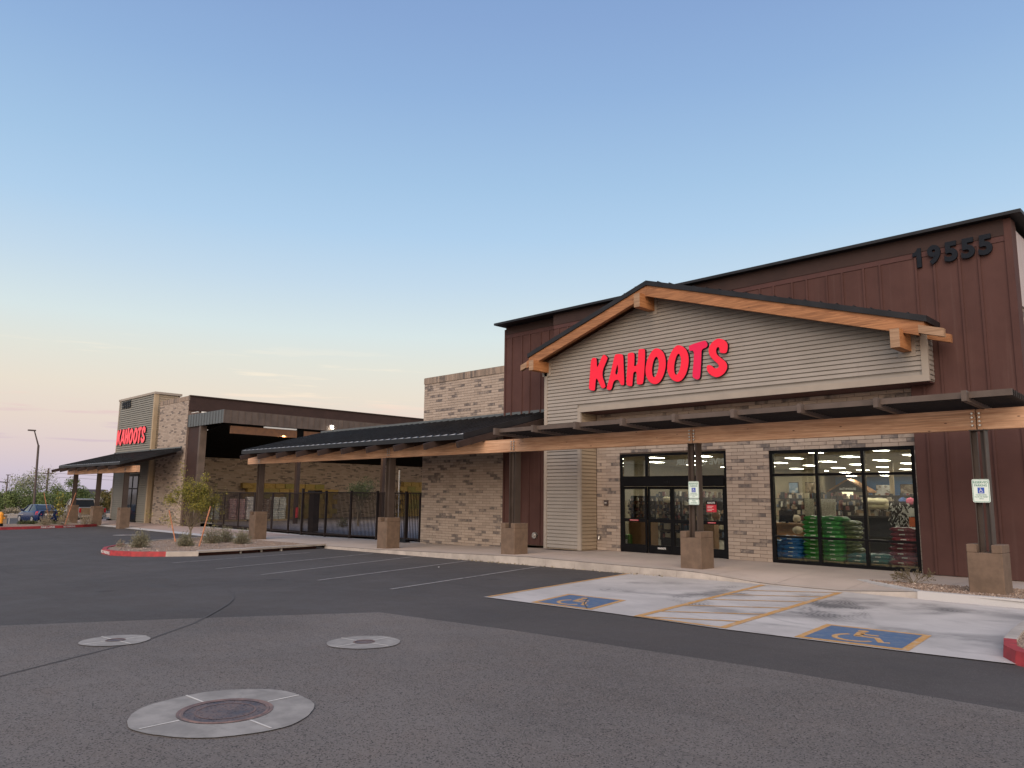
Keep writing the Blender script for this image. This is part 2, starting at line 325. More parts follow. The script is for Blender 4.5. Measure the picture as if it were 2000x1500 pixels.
# prints
b = NB('mural'); p = b.pos(); sx = b.n('ShaderNodeSeparateXYZ'); b.l(p, sx.inputs[0]); n = b.noise(b.pos((.35, 1, .8)), 1., 4, .6)
h = b.math('ADD', sx.outputs[2], b.math('MULTIPLY', n, .8)); b.fin(b.ramp(b.mr(h, 1.2, 3.9, smooth=False), [(0, (.05, .09, .02)), (.38, (.08, .16, .03)), (.45, (.05, .15, .36)), (.8, (.09, .24, .52)), (1, (.3, .38, .5))]), .7)
def photo(name, cols, sc):
    b = NB(name); p = b.pos(); n = b.noise(p, sc, 3, .55, 1.); b.fin(b.ramp(b.mr(n, .3, .7), cols), .5)
photo('photo_green', [(0, (.06, .10, .03)), (.45, (.10, .14, .05)), (.55, (.5, .45, .3)), (1, (.6, .55, .4))], 1.6)
photo('photo_grey', [(0, (.5, .5, .5)), (.5, (.35, .32, .3)), (.6, (.08, .07, .06)), (1, (.45, .4, .35))], 2.4)
photo('photo_brown', [(0, (.05, .04, .03)), (.5, (.18, .13, .09)), (1, (.4, .35, .28))], 2.)
photo('photo_blue', [(0, (.08, .13, .2)), (.6, (.15, .2, .27)), (1, (.4, .38, .36))], 2.)
b = NB('paw_print_board'); t = b.pos((7, 7, 7)); v = b.vor(t, 1.0); x = b.n('ShaderNodeTexVoronoi'); x.inputs['Randomness'].default_value = .25; b.l(t, x.inputs['Vector']); b.fin(b.mix(b.mr(x.outputs['Distance'], .46, .38), (.62, .58, .46), (.04, .035, .03)), .6)
b = NB('goods'); r = b.irand(); b.fin(b.ramp(r, [(0, (.16, .05, .045)), (.12, (.42, .36, .27)), (.26, (.03, .03, .03)), (.42, (.30, .20, .12)), (.54, (.07, .09, .13)), (.64, (.48, .44, .37)), (.78, (.10, .065, .04)), (.88, (.035, .03, .03)), (1, (.2, .2, .08))]), .6)
b.t.nodes['Color Ramp'].color_ramp.interpolation = 'CONSTANT'
b = NB('blue_stall_paint'); p = b.pos(); b.fin(b.mix(b.mr(b.noise(p, 7, 5, .7), .4, .75), (.07, .125, .225), (.14, .18, .24)), .75)
b = NB('orange_stall_paint'); p = b.pos(); b.fin(b.mix(b.mr(b.noise(p, 8, 5, .75), .45, .72), (.52, .27, .075), (.50, .40, .30)), .75)
b = NB('line_paint'); p = b.pos(); n = b.noise(p, 6, 5, .75); b.fin(b.mix(b.mr(n, .45, .7), (.30, .285, .27), (.10, .095, .095)), .8)
plain('skid_rubber', (.07, .063, .06), .85, 0, .1); 
# ------------------------------------------------------------------ mesh helpers
class MB:
    def __init__(s): s.v = []; s.f = []; s.mi = []
    def quad(s, *ps, mi=0):
        n = len(s.v); s.v += [tuple(p) for p in ps]; s.f.append(tuple(range(n, n+len(ps)))); s.mi.append(mi); return s
    poly = quad
    def box(s, x0, x1, y0, y1, z0, z1, mi=0, skip=()):
        n = len(s.v); s.v += [(x0, y0, z0), (x1, y0, z0), (x1, y1, z0), (x0, y1, z0), (x0, y0, z1), (x1, y0, z1), (x1, y1, z1), (x0, y1, z1)]
        for k, f in (('b', (0, 3, 2, 1)), ('t', (4, 5, 6, 7)), ('f', (0, 1, 5, 4)), ('r', (1, 2, 6, 5)), ('k', (2, 3, 7, 6)), ('l', (3, 0, 4, 7))):
            if k not in skip: s.f.append(tuple(n+i for i in f)); s.mi.append(mi)
        return s
    def hexa(s, b, t, mi=0):
        """b, t: four bottom and four top points in the same order"""
        n = len(s.v); s.v += [tuple(p) for p in b] + [tuple(p) for p in t]
        for f in ((0, 3, 2, 1), (4, 5, 6, 7), (0, 1, 5, 4), (1, 2, 6, 5), (2, 3, 7, 6), (3, 0, 4, 7)): s.f.append(tuple(n+i for i in f)); s.mi.append(mi)
        return s
    def tube(s, p0, p1, r0, r1=None, n=8, mi=0, caps=True):
        r1 = r0 if r1 is None else r1; p0 = Vector(p0); p1 = Vector(p1); d = (p1-p0).normalized()
        a = d.orthogonal().normalized(); c = d.cross(a); k = len(s.v)
        for p, r in ((p0, r0), (p1, r1)):
            for i in range(n): s.v.append(tuple(p + (a*cos(2*pi*i/n) + c*sin(2*pi*i/n))*r))
        for i in range(n):
            j = (i+1) % n; s.f.append((k+i, k+j, k+n+j, k+n+i)); s.mi.append(mi)
        if caps: s.f.append(tuple(k+n-1-i for i in range(n))); s.f.append(tuple(k+n+i for i in range(n))); s.mi += [mi, mi]
        return s
    def prism(s, pts, o, u, v, w, mi=0, mif=None):
        """extrude the polygon pts (2D) placed at o + u*x + v*y along w"""
        o, u, v, w = map(Vector, (o, u, v, w)); n = len(s.v); m = len(pts)
        s.v += [tuple(o+u*a+v*b) for a, b in pts] + [tuple(o+u*a+v*b+w) for a, b in pts]
        s.f.append(tuple(n+i for i in range(m))); s.mi.append(mi if mif is None else mif); s.f.append(tuple(n+m+m-1-i for i in range(m))); s.mi.append(mi)
        for i in range(m):
            j = (i+1) % m; s.f.append((n+i, n+m+i, n+m+j, n+j)); s.mi.append(mi)
        return s
    def mesh(s, name, mats, smooth=False, fix=True):
        me = bpy.data.meshes.new(name); me.from_pydata(s.v, [], s.f)
        for m in (mats if isinstance(mats, (list, tuple)) else [mats]): me.materials.append(M(m))
        me.polygons.foreach_set('material_index', s.mi)
        if fix and len(s.f) < 20000:
            bm = bmesh.new(); bm.from_mesh(me); bmesh.ops.recalc_face_normals(bm, faces=bm.faces); bm.to_mesh(me); bm.free()
        if smooth: me.polygons.foreach_set('use_smooth', [True]*len(me.polygons))
        me.update(); return me
    def build(s, name, mats, parent=None, smooth=False, fix=True): return link(name, s.mesh(name, mats, smooth, fix), parent)
def link(name, me, parent=None, loc=None):
    o = bpy.data.objects.new(name, me); COL.objects.link(o)
    if parent is not None:
        o.parent = parent
        if parent.type == 'EMPTY' and parent.parent is None: o.matrix_parent_inverse = Matrix.Translation(-parent.location)
    if loc is not None: o.location = loc
    return o
def tag(o, label, cat, group=None):
    o['label'] = label; o['category'] = cat
    if group: o['group'] = group
    return o
def thing(name, label, cat, loc=(0, 0, 0), group=None):
    o = bpy.data.objects.new(name, None); COL.objects.link(o); o.location = loc; o.empty_display_size = .2
    return tag(o, label, cat, group)
def kind(o, k): o['kind'] = k; return o
def dup(o, loc=None, rz=None, label=None, scale=None, parent=None):
    c = o.copy(); COL.objects.link(c)
    if parent is not None: c.parent = parent
    if loc is not None: c.location = loc
    if rz is not None: c.rotation_euler = (0, 0, rz)
    if scale is not None: c.scale = scale if isinstance(scale, tuple) else (scale,)*3
    if label: c['label'] = label
    for ch in list(o.children): dup(ch, parent=c)
    return c
def lerp(xs, ys, x):
    if x <= xs[0]: return ys[0]
    for i in range(1, len(xs)):
        if x <= xs[i]: return ys[i-1] + (ys[i]-ys[i-1])*(x-xs[i-1])/(xs[i]-xs[i-1])
    return ys[-1]
ZFX, ZFY = [-34.7, -24, -16], [-.37, -.22, 0.]
ZAX, ZAY = [-300, -110, -77, -66, -55, -40, -35, -22, -8, 300], [-1.0, -1.0, -.90, -.63, -.52, -.50, -.46, -.30, -.14, -.14]
def zf(x): return lerp(ZFX, ZFY, x)
def za(x): return lerp(ZAX, ZAY, x)
def clipx(poly, a, b):
    for side in (0, 1):
        out = []; n = len(poly)
        for i in range(n):
            p, q = poly[i], poly[(i+1) % n]
            pi_, qi = (p[0] >= a, q[0] >= a) if side == 0 else (p[0] <= b, q[0] <= b)
            c = a if side == 0 else b
            if pi_: out.append(p)
            if pi_ != qi: t = (c-p[0])/(q[0]-p[0]); out.append((c, p[1]+t*(q[1]-p[1])))
        poly = out
        if not poly: return []
    return poly
def sheet(mb, poly, off, zfun=None, brk=None):
    zfun = zfun or za; brk = brk or ZAX
    e = [-1e5] + list(brk) + [1e5]
    for a, b in zip(e, e[1:]):
        c = clipx(list(poly), a, b)
        if len(c) >= 3: mb.poly(*[(x, y, zfun(x)+off) for x, y in c])
    return mb
def ribbon(pts, w):
    """left/right outline quads of a 2D polyline"""
    out = []; n = len(pts)
    L = []
    for i, p in enumerate(pts):
        a = pts[max(0, i-1)]; b = pts[min(n-1, i+1)]; dx, dy = b[0]-a[0], b[1]-a[1]; d = math.hypot(dx, dy) or 1
        nx, ny = -dy/d*w/2, dx/d*w/2; L.append(((p[0]+nx, p[1]+ny), (p[0]-nx, p[1]-ny)))
    for i in range(n-1): out.append([L[i][1], L[i+1][1], L[i+1][0], L[i][0]])
    return out
def smooth_loop(lp, k=2):
    for _ in range(k):
        o = []
        for i in range(len(lp)):
            a, b = lp[i], lp[(i+1) % len(lp)]
            o += [(a[0]*.75+b[0]*.25, a[1]*.75+b[1]*.25), (a[0]*.25+b[0]*.75, a[1]*.25+b[1]*.75)]
        lp = o
    return lp
def fill_mesh(loops, o, u, v, w, name, mats, face_only=False):
    """polygon with holes, extruded by w"""
    o, u, v, w = map(Vector, (o, u, v, w)); bm = bmesh.new(); edges = []; loops_v = []
    for lp in loops:
        vs = [bm.verts.new(o+u*a+v*b) for a, b in lp]; loops_v.append(vs)
        for i in range(len(vs)): edges.append(bm.edges.new((vs[i], vs[(i+1) % len(vs)])))
    bmesh.ops.triangle_fill(bm, use_beauty=True, use_dissolve=False, edges=edges)
    if not face_only:
        r = bmesh.ops.extrude_face_region(bm, geom=list(bm.faces)); bmesh.ops.translate(bm, vec=w, verts=[e for e in r['geom'] if isinstance(e, bmesh.types.BMVert)])
    bmesh.ops.recalc_face_normals(bm, faces=bm.faces)
    me = bpy.data.meshes.new(name); bm.to_mesh(me); bm.free()
    for m in (mats if isinstance(mats, (list, tuple)) else [mats]): me.materials.append(M(m))
    return me
def text_mesh(txt, size, ext=.0, bold=0., mat='white', spacing=1.):
    """lettering in the XY plane, centred on the origin; returns mesh and its width and height"""
    c = bpy.data.curves.new('lettering', 'FONT'); c.body = txt; c.size = size; c.extrude = ext; c.offset = bold; c.align_x = 'CENTER'; c.align_y = 'CENTER'; c.space_character = spacing; c.resolution_u = 4
    o = bpy.data.objects.new('lettering', c); COL.objects.link(o)
    dg = bpy.context.evaluated_depsgraph_get(); me = bpy.data.meshes.new_from_object(o.evaluated_get(dg)); bpy.data.objects.remove(o); bpy.data.curves.remove(c)
    me.materials.clear(); me.materials.append(M(mat)); me.name = 'lettering'
    return me
def fit_mesh(me, x0, x1, y0, y1, M4=None):
    """stretch a mesh's XY extent to the given box, then transform it"""
    xs = [v.co.x for v in me.vertices]; ys = [v.co.y for v in me.vertices]; a, b, c, d = min(xs), max(xs), min(ys), max(ys)
    for v in me.vertices: v.co.x = x0+(v.co.x-a)/(b-a)*(x1-x0); v.co.y = y0+(v.co.y-c)/(d-c)*(y1-y0)
    if M4: me.transform(M4)
    me.update(); return me
UPR = Matrix(((1, 0, 0, 0), (0, 0, -1, 0), (0, 1, 0, 0), (0, 0, 0, 1)))   # XY plane -> upright XZ plane facing -Y
def isa_polys():
    """wheelchair symbol inside the unit square"""
    P = []
    P.append([(.40+.075*cos(t*pi/4), .88+.075*sin(t*pi/4)) for t in range(8)])
    P += ribbon([(.40, .78), (.42, .62), (.435, .46)], .11)
    P += ribbon([(.43, .63), (.66, .63)], .075)
    P += ribbon([(.40, .455), (.68, .455), (.80, .17), (.90, .20)], .085)
    arc = [(.46+.27*cos(a), .32+.27*sin(a)) for a in [radians(t) for t in range(125, 345, 20)]]
    P += ribbon(arc, .075)
    return P
BMESH = {}
def interval_cut(a, b, holes):
    segs = [(a, b)]
    for h0, h1 in holes:
        n = []
        for s, e in segs:
            if h1 <= s or h0 >= e: n.append((s, e))
            else:
                if h0 > s: n.append((s, h0))
                if h1 < e: n.append((h1, e))
        segs = n
    return [(s, e) for s, e in segs if e-s > .03]
BL, BH, BJ = .41, .105, .011
def brick_list(u0, u1, z0, z1, holes=()):
    out = []; n = int(round((z1-z0)/BH)); h = (z1-z0)/n
    for k in range(n):
        za_, zb = z0+k*h, z0+(k+1)*h; x = u0 - (BL/2 if k % 2 else 0)
        hs = [(h[0], h[1]) for h in holes if h[2] < zb-.02 and h[3] > za_+.02]
        while x < u1:
            for s, e in interval_cut(max(u0, x), min(u1, x+BL), hs): out.append((s+BJ/2, e-BJ/2, za_+BJ/2, zb-BJ/2))
            x += BL
    return out
def brick_wall(parent, axis, plane, u0, u1, z0, z1, holes=(), singles=0, score=None, depth=.03, dirn=-1, base=True, zskip=None):
    """bricks proud of a mortar bed; axis 'x': bricks run along X on plane y; axis 'y': along Y on plane x"""
    L = brick_list(u0, u1, z0, z1, holes)
    if zskip: L = [b for b in L if not zskip(b)]
    if singles: L.sort(key=score); sing, L = L[:singles], L[singles:]
    else: sing = []
    for a, b, c, d in sing:
        w = round(b-a, 3); key = (w, round(d-c, 4), axis)
        if key not in BMESH: BMESH[key] = MB().box(0, w, -depth, 0, 0, d-c, 0, ('k',)).mesh('brick', 'brick')
        o = link('brick', BMESH[key], parent); o.location = Vector((a, plane - R.uniform(0, .004), c)) - Vector((0, 0, 0))
        if parent.type == 'EMPTY': o.matrix_parent_inverse = Matrix.Translation(-parent.location)
    mb = MB()
    for a, b, c, d in L:
        j = R.uniform(0, .004)
        if axis == 'x': mb.box(a, b, plane-depth-j, plane, c, d, 0, ('k',))
        else: mb.box(plane, plane+depth+j, a, b, c, d, 0, ('l',))
    if L: kind(mb.build('brick_courses', 'brick', parent, fix=False), 'stuff')
def leaf_cloud(mb, pts, size, n=1, flat=.5, up=0.):
    for p in pts:
        for _ in range(n):
            a = Vector((R.gauss(0, 1), R.gauss(0, 1), R.gauss(0, 1)+up)).normalized(); b = a.orthogonal().normalized(); s = size*R.uniform(.6, 1.4)
            b = (b*cos(R.uniform(0, 6)) + a.cross(b)*sin(R.uniform(0, 6))); 
            b.normalize(); c = Vector(p); mb.quad(c-a*s, c+b*s*flat, c+a*s, c-b*s*flat)
# ------------------------------------------------------------------ ground and paving
g = MB(); sheet(g, [(-1500, -900), (900, -900), (900, 1500), (-1500, 1500)], -.035); kind(g.build('ground', 'desert_ground'), 'structure')
g = MB(); sheet(g, [(-92, -70), (60, -70), (60, 75), (-92, 75)], -.012); lot = kind(g.build('parking_lot', 'asphalt_new'), 'structure')
g = MB(); sheet(g, [(40, 8.6), (-1.8, 8.47), (-4.28, 8.42), (-7.08, 8.12), (-10.79, 7.71), (-12.27, 5.17), (-13.47, 2.89), (-15, 0), (-21, -12), (-34, -60), (40, -60)], -.006)
kind(g.build('old_asphalt', 'asphalt_old'), 'structure')
g = MB(); sheet(g, [(-132, -150), (-104, -150), (-104, 200), (-132, 200)], -.01); street = kind(g.build('street', 'street_asphalt'), 'structure')
for x0, x1 in ((-103.9, -103.6), (-132.5, -132.2)):
    MB().box(x0, x1, -150, 200, za(x0)-.05, za(x0)+.14).build('kerb', 'concrete_kerb', street)
# accessible stalls: a concrete pad with painted markings
SF = [(-12.19, 16.51), (-11.08, 10.36), (-6.0, 10.40), (-3.5, 10.66), (-2.2, 10.86), (-2.2, 16.51)]
g = MB(); sheet(g, SF, .002); stall = kind(g.build('stall_pad', 'concrete_stall'), 'structure')
def paint(name, polys, mat, off, parent=stall, label=None):
    mb = MB()
    for p in polys: sheet(mb, p, off)
    o = mb.build(name, mat, parent)
    if label: o['label'] = label
    return o
paint('stall_line', ribbon([(-11.02, 10.42), (-12.12, 16.45)], .09), 'orange_stall_paint', .007)
for a, b in (((-7.5, 10.38), (-8.37, 16.4)), ((-6.02, 10.46), (-6.63, 16.3))): paint('stall_line', ribbon([a, b], .12), 'orange_stall_paint', .007)
for a, b in (((-8.15, 15.05), (-6.68, 16.2)), ((-8.02, 14.1), (-6.55, 15.3)), ((-7.89, 13.15), (-6.45, 14.3)), ((-7.76, 12.1), (-6.33, 13.2)), ((-7.62, 11.12), (-6.22, 12.22)), ((-7.48, 10.42), (-6.1, 11.25))):
    paint('hatch_stripe', ribbon([a, b], .075), 'orange_stall_paint', .0072)
paint('hatch_stripe', ribbon([(-7.45, 10.44), (-6.05, 10.49)], .09), 'orange_stall_paint', .0074)
def isa_ground(c, mats, rot=0):
    (ax, ay), (bx, by), (dx, dy) = c      # lower left, lower right, upper left
    f = lambda u, v: (ax+(bx-ax)*u+(dx-ax)*v, ay+(by-ay)*u+(dy-ay)*v)
    paint('symbol_border', [[f(0, 0), f(1, 0), f(1, 1), f(0, 1)]], 'orange_stall_paint', .0064)
    paint('symbol_field', [[f(.07, .07), f(.93, .07), f(.93, .93), f(.07, .93)]], 'blue_stall_paint', .0078)
    if rot == 0: pl = [[f(.14+.72*x, .12+.74*y) for x, y in p] for p in isa_polys()]
    else: pl = [[f(.14+.72*x, .12+.74*y) for x, y in p] for p in isa_polys()]
    paint('wheelchair_symbol', pl, 'orange_stall_paint', .0092)
isa_ground(((-4.96, 10.55), (-3.52, 10.70), (-5.12, 12.02)), 0)
isa_ground(((-9.88, 10.42), (-8.47, 10.44), (-10.25, 11.9)), 0)
paint('skid_mark', ribbon([(-8.62, 10.5), (-9.1, 11.0), (-9.5, 11.6)], .025), 'skid_rubber', .0098)
# stall lines on the asphalt
for a, b in (((-13.46, 9.9), (-15.3, 16.5)), ((-16.14, 9.76), (-18.35, 16.5)), ((-18.36, 9.48), (-21.0, 16.4)), ((-20.8, 9.4), (-23.3, 16.3)), ((-23.74, 9.35), (-25.3, 14.9))):
    n = 10; pts = [(a[0]+(b[0]-a[0])*i/n+R.uniform(-.006, .006), a[1]+(b[1]-a[1])*i/n) for i in range(n+1)]
    paint('stall_line', ribbon(pts, .09), 'line_paint', -.004, lot)
paint('skid_mark', ribbon([(-8.5, .4), (-10.03, 2.79), (-10.86, 4.11), (-11.7, 5.0), (-12.43, 5.57), (-13.4, 6.3), (-14.08, 6.73), (-15.1, 7.2), (-15.99, 7.52)], .04), 'skid_rubber', -.0015, lot)
# concrete collars with iron covers
def collar(c, r, ri, label, loop_ang=.4, cover='iron_cover'):
    t = thing('manhole', label, 'manhole', (c[0], c[1], za(c[0])), 'manholes set in concrete collars')
    z = za(c[0]); N = 72; sl = (za(c[0]+.5)-za(c[0]-.5))
    Z = lambda x: z + (x-c[0])*sl
    ring = MB()
    rad = [r*(1+.02*sin(3*k_*.0873+1)+.012*sin(7*k_*.0873)+R.uniform(-.005, .005)) for k_ in range(N)]
    P = lambda q, a, o: (c[0]+q*cos(a), c[1]+q*sin(a), Z(c[0]+q*cos(a))+o)
    for i in range(N):
        a, b = 2*pi*i/N, 2*pi*(i+1)/N
        ring.quad(P(ri, a, .006), P(rad[i], a, .004), P(rad[(i+1) % N], b, .004), P(ri, b, .006))
    ring.build('collar', 'concrete_ring', t)
    j = MB()
    for k in range(4):
        a = loop_ang + k*pi/2
        for q in [0]:
            d = Vector((cos(a), sin(a))); n = Vector((-d.y, d.x))*.010
            j.quad(*[(c[0]+d.x*qq+n.x*s, c[1]+d.y*qq+n.y*s, Z(c[0]+d.x*qq)+.0085) for qq, s in ((ri+.01, -1), (r*.97, -1), (r*.97, 1), (ri+.01, 1))])
    j.build('joint', 'joint_pale', t)
    cv = MB(); cv.poly(*[P(ri*.86, 2*pi*i/N, .004) for i in range(N)]); cv.build('cover', cover, t)
    rm = MB(); ir = MB()
    for i in range(N):
        a, b = 2*pi*i/N, 2*pi*(i+1)/N
        rm.quad(P(ri*.855, a, .0075), P(ri*.905, a, .0085), P(ri*.905, b, .0085), P(ri*.855, b, .0075))
        rm.quad(P(ri*.93, a, .003), P(ri*1.0, a, .0095), P(ri*1.0, b, .0095), P(ri*.93, b, .003))
        rm.quad(P(ri*.905, a, .0085), P(ri*.93, a, .003), P(ri*.93, b, .003), P(ri*.905, b, .0085))
        if ri > .3: ir.quad(P(ri*.60, a, .0065), P(ri*.64, a, .0072), P(ri*.64, b, .0072), P(ri*.60, b, .0065))
    rm.build('rim', 'iron_rim', t)
    if ri > .3: ir.build('cover_ring', 'iron_rim', t)
collar((-6.7, 3.2), .76, .40, 'large manhole with rusty iron cover nearest the camera', .06)
collar((-8.6, 5.93), .47, .14, 'small iron cover in round pale concrete collar, right of the skid mark', .12)
collar((-10.96, 3.67), .42, .12, 'small iron cover in round pale concrete collar, left of the skid mark', .12)
collar((-43.9, 14.9), .75, .3, 'distant manhole on the drive behind the planted island')
# ---- pavement: individual slabs with recessed joints
def drop(x, y):
    """dropped kerb in front of the access aisle"""
    if x > -5.2 or x < -10.2: k = 0
    elif x < -8.5: k = (x+10.2)/1.7
    elif x > -6.7: k = (-5.2-x)/1.5
    else: k = 1
    return k*.125*max(0, min(1, (17.95-y)/1.45))
def zw(x, y):
    z = zf(x) - drop(x, y)
    if x < -38 and y < 19.3:
        k = max(0, min(1, (19.3-y)/1.9)) * min(1, (-38-x)/1.5); z = z*(1-k) + (za(x)+.012)*k
    return z
walk = MB()
def grid_sheet(mb, x0, x1, y0, y1, zfun, off=0., nx=2, ny=3, y0f=None):
    for i in range(nx):
        for j in range(ny):
            q = []
            for a, b in ((i, j), (i+1, j), (i+1, j+1), (i, j+1)):
                x = x0+(x1-x0)*a/nx; lo = y0f(x) if y0f else y0; y = lo+(y1-lo)*b/ny; q.append((x, y, zfun(x, y)+off))
            mb.quad(*q)
def front(x): return lerp([-39, -38, -27.6, -27.3, -12, -3], [17.5, 17.15, 16.95, 16.75, 16.6, 16.5], x)
base = MB(); grid_sheet(base, -66, -2, 0, 21.4, zw, -.02, 128, 4, front)
pave = kind(base.build('pavement', 'concrete_kerb'), 'structure')
xs = [-2.0]
while xs[-1] > -66: xs.append(xs[-1] - (1.55 if xs[-1] > -30 else 2.6))
for a, b in zip(xs, xs[1:]):
    for r_, (ylo, yhi) in enumerate(((None, 18.1), (18.1, 20.95))):
        x1, x0 = a-.006, b+.006
        if x0 > -5.25 and r_ == 0: continue
        mb = MB(); f0 = (lambda x: front(x)+.0) if ylo is None else None
        m = 'concrete_walk' if b > -38 else ('concrete_strip' if r_ == 0 else 'concrete_apron')
        if b <= -38 and r_ == 0: pass
        grid_sheet(mb, x0, x1, (ylo or 0)+.006, yhi-.006, zw, 0, 3, 5, f0)
        mb.build('slab', m, pave)
base = MB(); grid_sheet(base, -52.2, -26.4, 20.95, 21.6, zw, -.004, 12, 1); base.build('apron_strip', 'concrete_strip', pave)
# kerb face along the stalls
kb = MB()
def kerb_run(mb, x0, x1, n=20):
    for i in range(n):
        a, b = x0+(x1-x0)*i/n, x0+(x1-x0)*(i+1)/n; g_ = .004 if i % 3 == 0 else 0
        mb.quad((a+g_, front(a)-.02, za(a)-.03), (b, front(b)-.02, za(b)-.03), (b, front(b), zw(b, front(b))-.012), (a+g_, front(a), zw(a, front(a))-.012))
        mb.quad((a+g_, front(a), zw(a, front(a))-.012), (b, front(b), zw(b, front(b))-.012), (b, front(b)+.16, zw(b, front(b)+.16)+.003), (a+g_, front(a)+.16, zw(a, front(a)+.16)+.003))
kerb_run(kb, -27.4, -5.2, 60); kb.build('kerb', 'concrete_kerb', pave)
kb = MB(); kb.hexa([(-5.2, 16.47, za(-5)-.03), (-1.9, 16.55, -.17), (-1.9, 16.74, -.17), (-5.2, 16.66, -.17)], [(-5.2, 16.50, .012), (-1.9, 16.58, .012), (-1.9, 16.74, .012), (-5.2, 16.66, .012)])
kb.build('kerb', 'concrete_strip', pave)
kb = MB(); kb.hexa([(-6.9, 17.92, -.1), (-5.2, 16.52, -.16), (-5.13, 16.66, -.16), (-6.7, 18.05, -.1)], [(-6.9, 17.92, .004), (-5.2, 16.52, .011), (-5.13, 16.66, .011), (-6.7, 18.05, .004)]); kb.build('kerb', 'concrete_strip', pave)
# gravel bed at the right-hand column
g = MB(); bed = [(-6.75, 17.98), (-5.15, 16.64), (-1.9, 16.72), (-1.9, 18.75), (-4.0, 18.65), (-5.0, 18.3), (-6.2, 18.12)]
g.poly(*[(x, y, .002) for x, y in bed]); gb = kind(g.build('gravel_bed', 'granite_ground'), 'structure')
def inside(p, poly):
    c = False; n = len(poly)
    for i in range(n):
        a, b = poly[i], poly[(i+1) % n]
        if (a[1] > p[1]) != (b[1] > p[1]) and p[0] < (b[0]-a[0])*(p[1]-a[1])/(b[1]-a[1])+a[0]: c = not c
    return c
def pebbles(name, poly, n, s0, s1, zfun, parent=None):
    mb = MB(); x0, x1 = min(p[0] for p in poly), max(p[0] for p in poly); y0, y1 = min(p[1] for p in poly), max(p[1] for p in poly); k = 0
    while k < n:
        p = (R.uniform(x0, x1), R.uniform(y0, y1))
        if not inside(p, poly): continue
        k += 1; s = R.uniform(s0, s1)*(1.9 if R.random() < .03 else 1); z = zfun(p[0])
        d = [Vector((cos(a)*s*R.uniform(.7, 1.2), sin(a)*s*R.uniform(.7, 1.2), 0)) for a in (0, 1.57, 3.14, 4.71)]
        c = Vector((p[0], p[1], z)); i = len(mb.v)
        mb.v += [tuple(c+q) for q in d] + [tuple(c+Vector((R.uniform(-.3, .3)*s, R.uniform(-.3, .3)*s, s*R.uniform(.6, 1.1))))]
        for q in range(4): mb.f.append((i+q, i+(q+1) % 4, i+4)); mb.mi.append(0)
    return kind(mb.build(name, 'pebble', parent, fix=False), 'stuff')
pebbles('gravel', bed, 5200, .008, .020, lambda x: .003)
g = MB(); g.poly(*[(x, y, .001) for x, y in [(-6.9, 18.1), (-6.2, 18.16), (-5.0, 18.34), (-4.0, 18.69), (-1.9, 18.79), (-1.9, 20.9), (-6.9, 20.9)]]); 
# corner island at the right edge of the frame
isl = [(-2.72, 11.75), (-2.60, 11.2), (-2.40, 10.85), (-2.05, 10.62), (-1.5, 10.5), (1.5, 10.3), (1.5, 16.5), (-3.0, 16.47), (-2.95, 14.5), (-2.82, 12.6)]
def inset(poly, d):
    n = len(poly); out = []
    ar = sum(poly[i][0]*poly[(i+1) % n][1]-poly[(i+1) % n][0]*poly[i][1] for i in range(n)); s = 1 if ar > 0 else -1
    for i in range(n):
        a, b, c = (Vector(poly[(i+k) % n]) for k in (-1, 0, 1)); e1 = (b-a).normalized(); e2 = (c-b).normalized()
        n1 = Vector((-e1.y, e1.x))*s; n2 = Vector((-e2.y, e2.x))*s; m = (n1+n2); m = m/max(.35, m.length_squared/2) if m.length > .01 else n1
        out.append(tuple(b+m*d))
    return out
def kerbed(name, poly, red, h=.15, w=.16, fillmat='granite_ground', edges=None):
    """kerb ring in separate stones round a planted bed"""
    inn = inset(poly, w); out2 = inset(poly, .02); n = len(poly)
    g = MB(); sheet(g, inn, h-.03, za); bedo = kind(g.build(name, fillmat), 'structure')
    for i in range(n):
        if edges is not None and i not in edges: continue
        j = (i+1) % n; a, b = poly[i], poly[j]; c, d = inn[j], inn[i]; a2, b2 = out2[i], out2[j]
        mb = MB(); mb.hexa([(*a, za(a[0])-.04), (*b, za(b[0])-.04), (*c, za(c[0])-.04), (*d, za(d[0])-.04)], [(*a2, za(a[0])+h), (*b2, za(b[0])+h), (*c, za(c[0])+h), (*d, za(d[0])+h)])
        k = mb.build('kerb_stone', 'red_paint' if i in red else 'concrete_kerb', bedo)
        if i in red: k['label'] = 'kerb stone painted red'
    return bedo
kerbed('corner_island', isl, {0, 1, 2, 3, 4}); pebbles('gravel', inset(isl, .18), 1500, .01, .02, lambda x: za(x)+.12)
# planted island in the middle distance
isl2 = [(-26.2, 11.2), (-26.4, 13.0), (-26.95, 15.0), (-27.35, 16.85), (-37.9, 17.1), (-37.3, 15.9), (-35.6, 13.2), (-33.2, 11.0), (-31.2, 9.75), (-29.8, 9.25), (-28.6, 9.15), (-27.5, 9.5), (-26.7, 10.3)]
island = kerbed('planted_island', isl2, {7, 8, 9, 10, 11}, edges={4, 5, 6, 7, 8, 9, 10, 11, 12})
pebbles('gravel', inset(isl2, .2), 2500, .012, .026, lambda x: za(x)+.12)
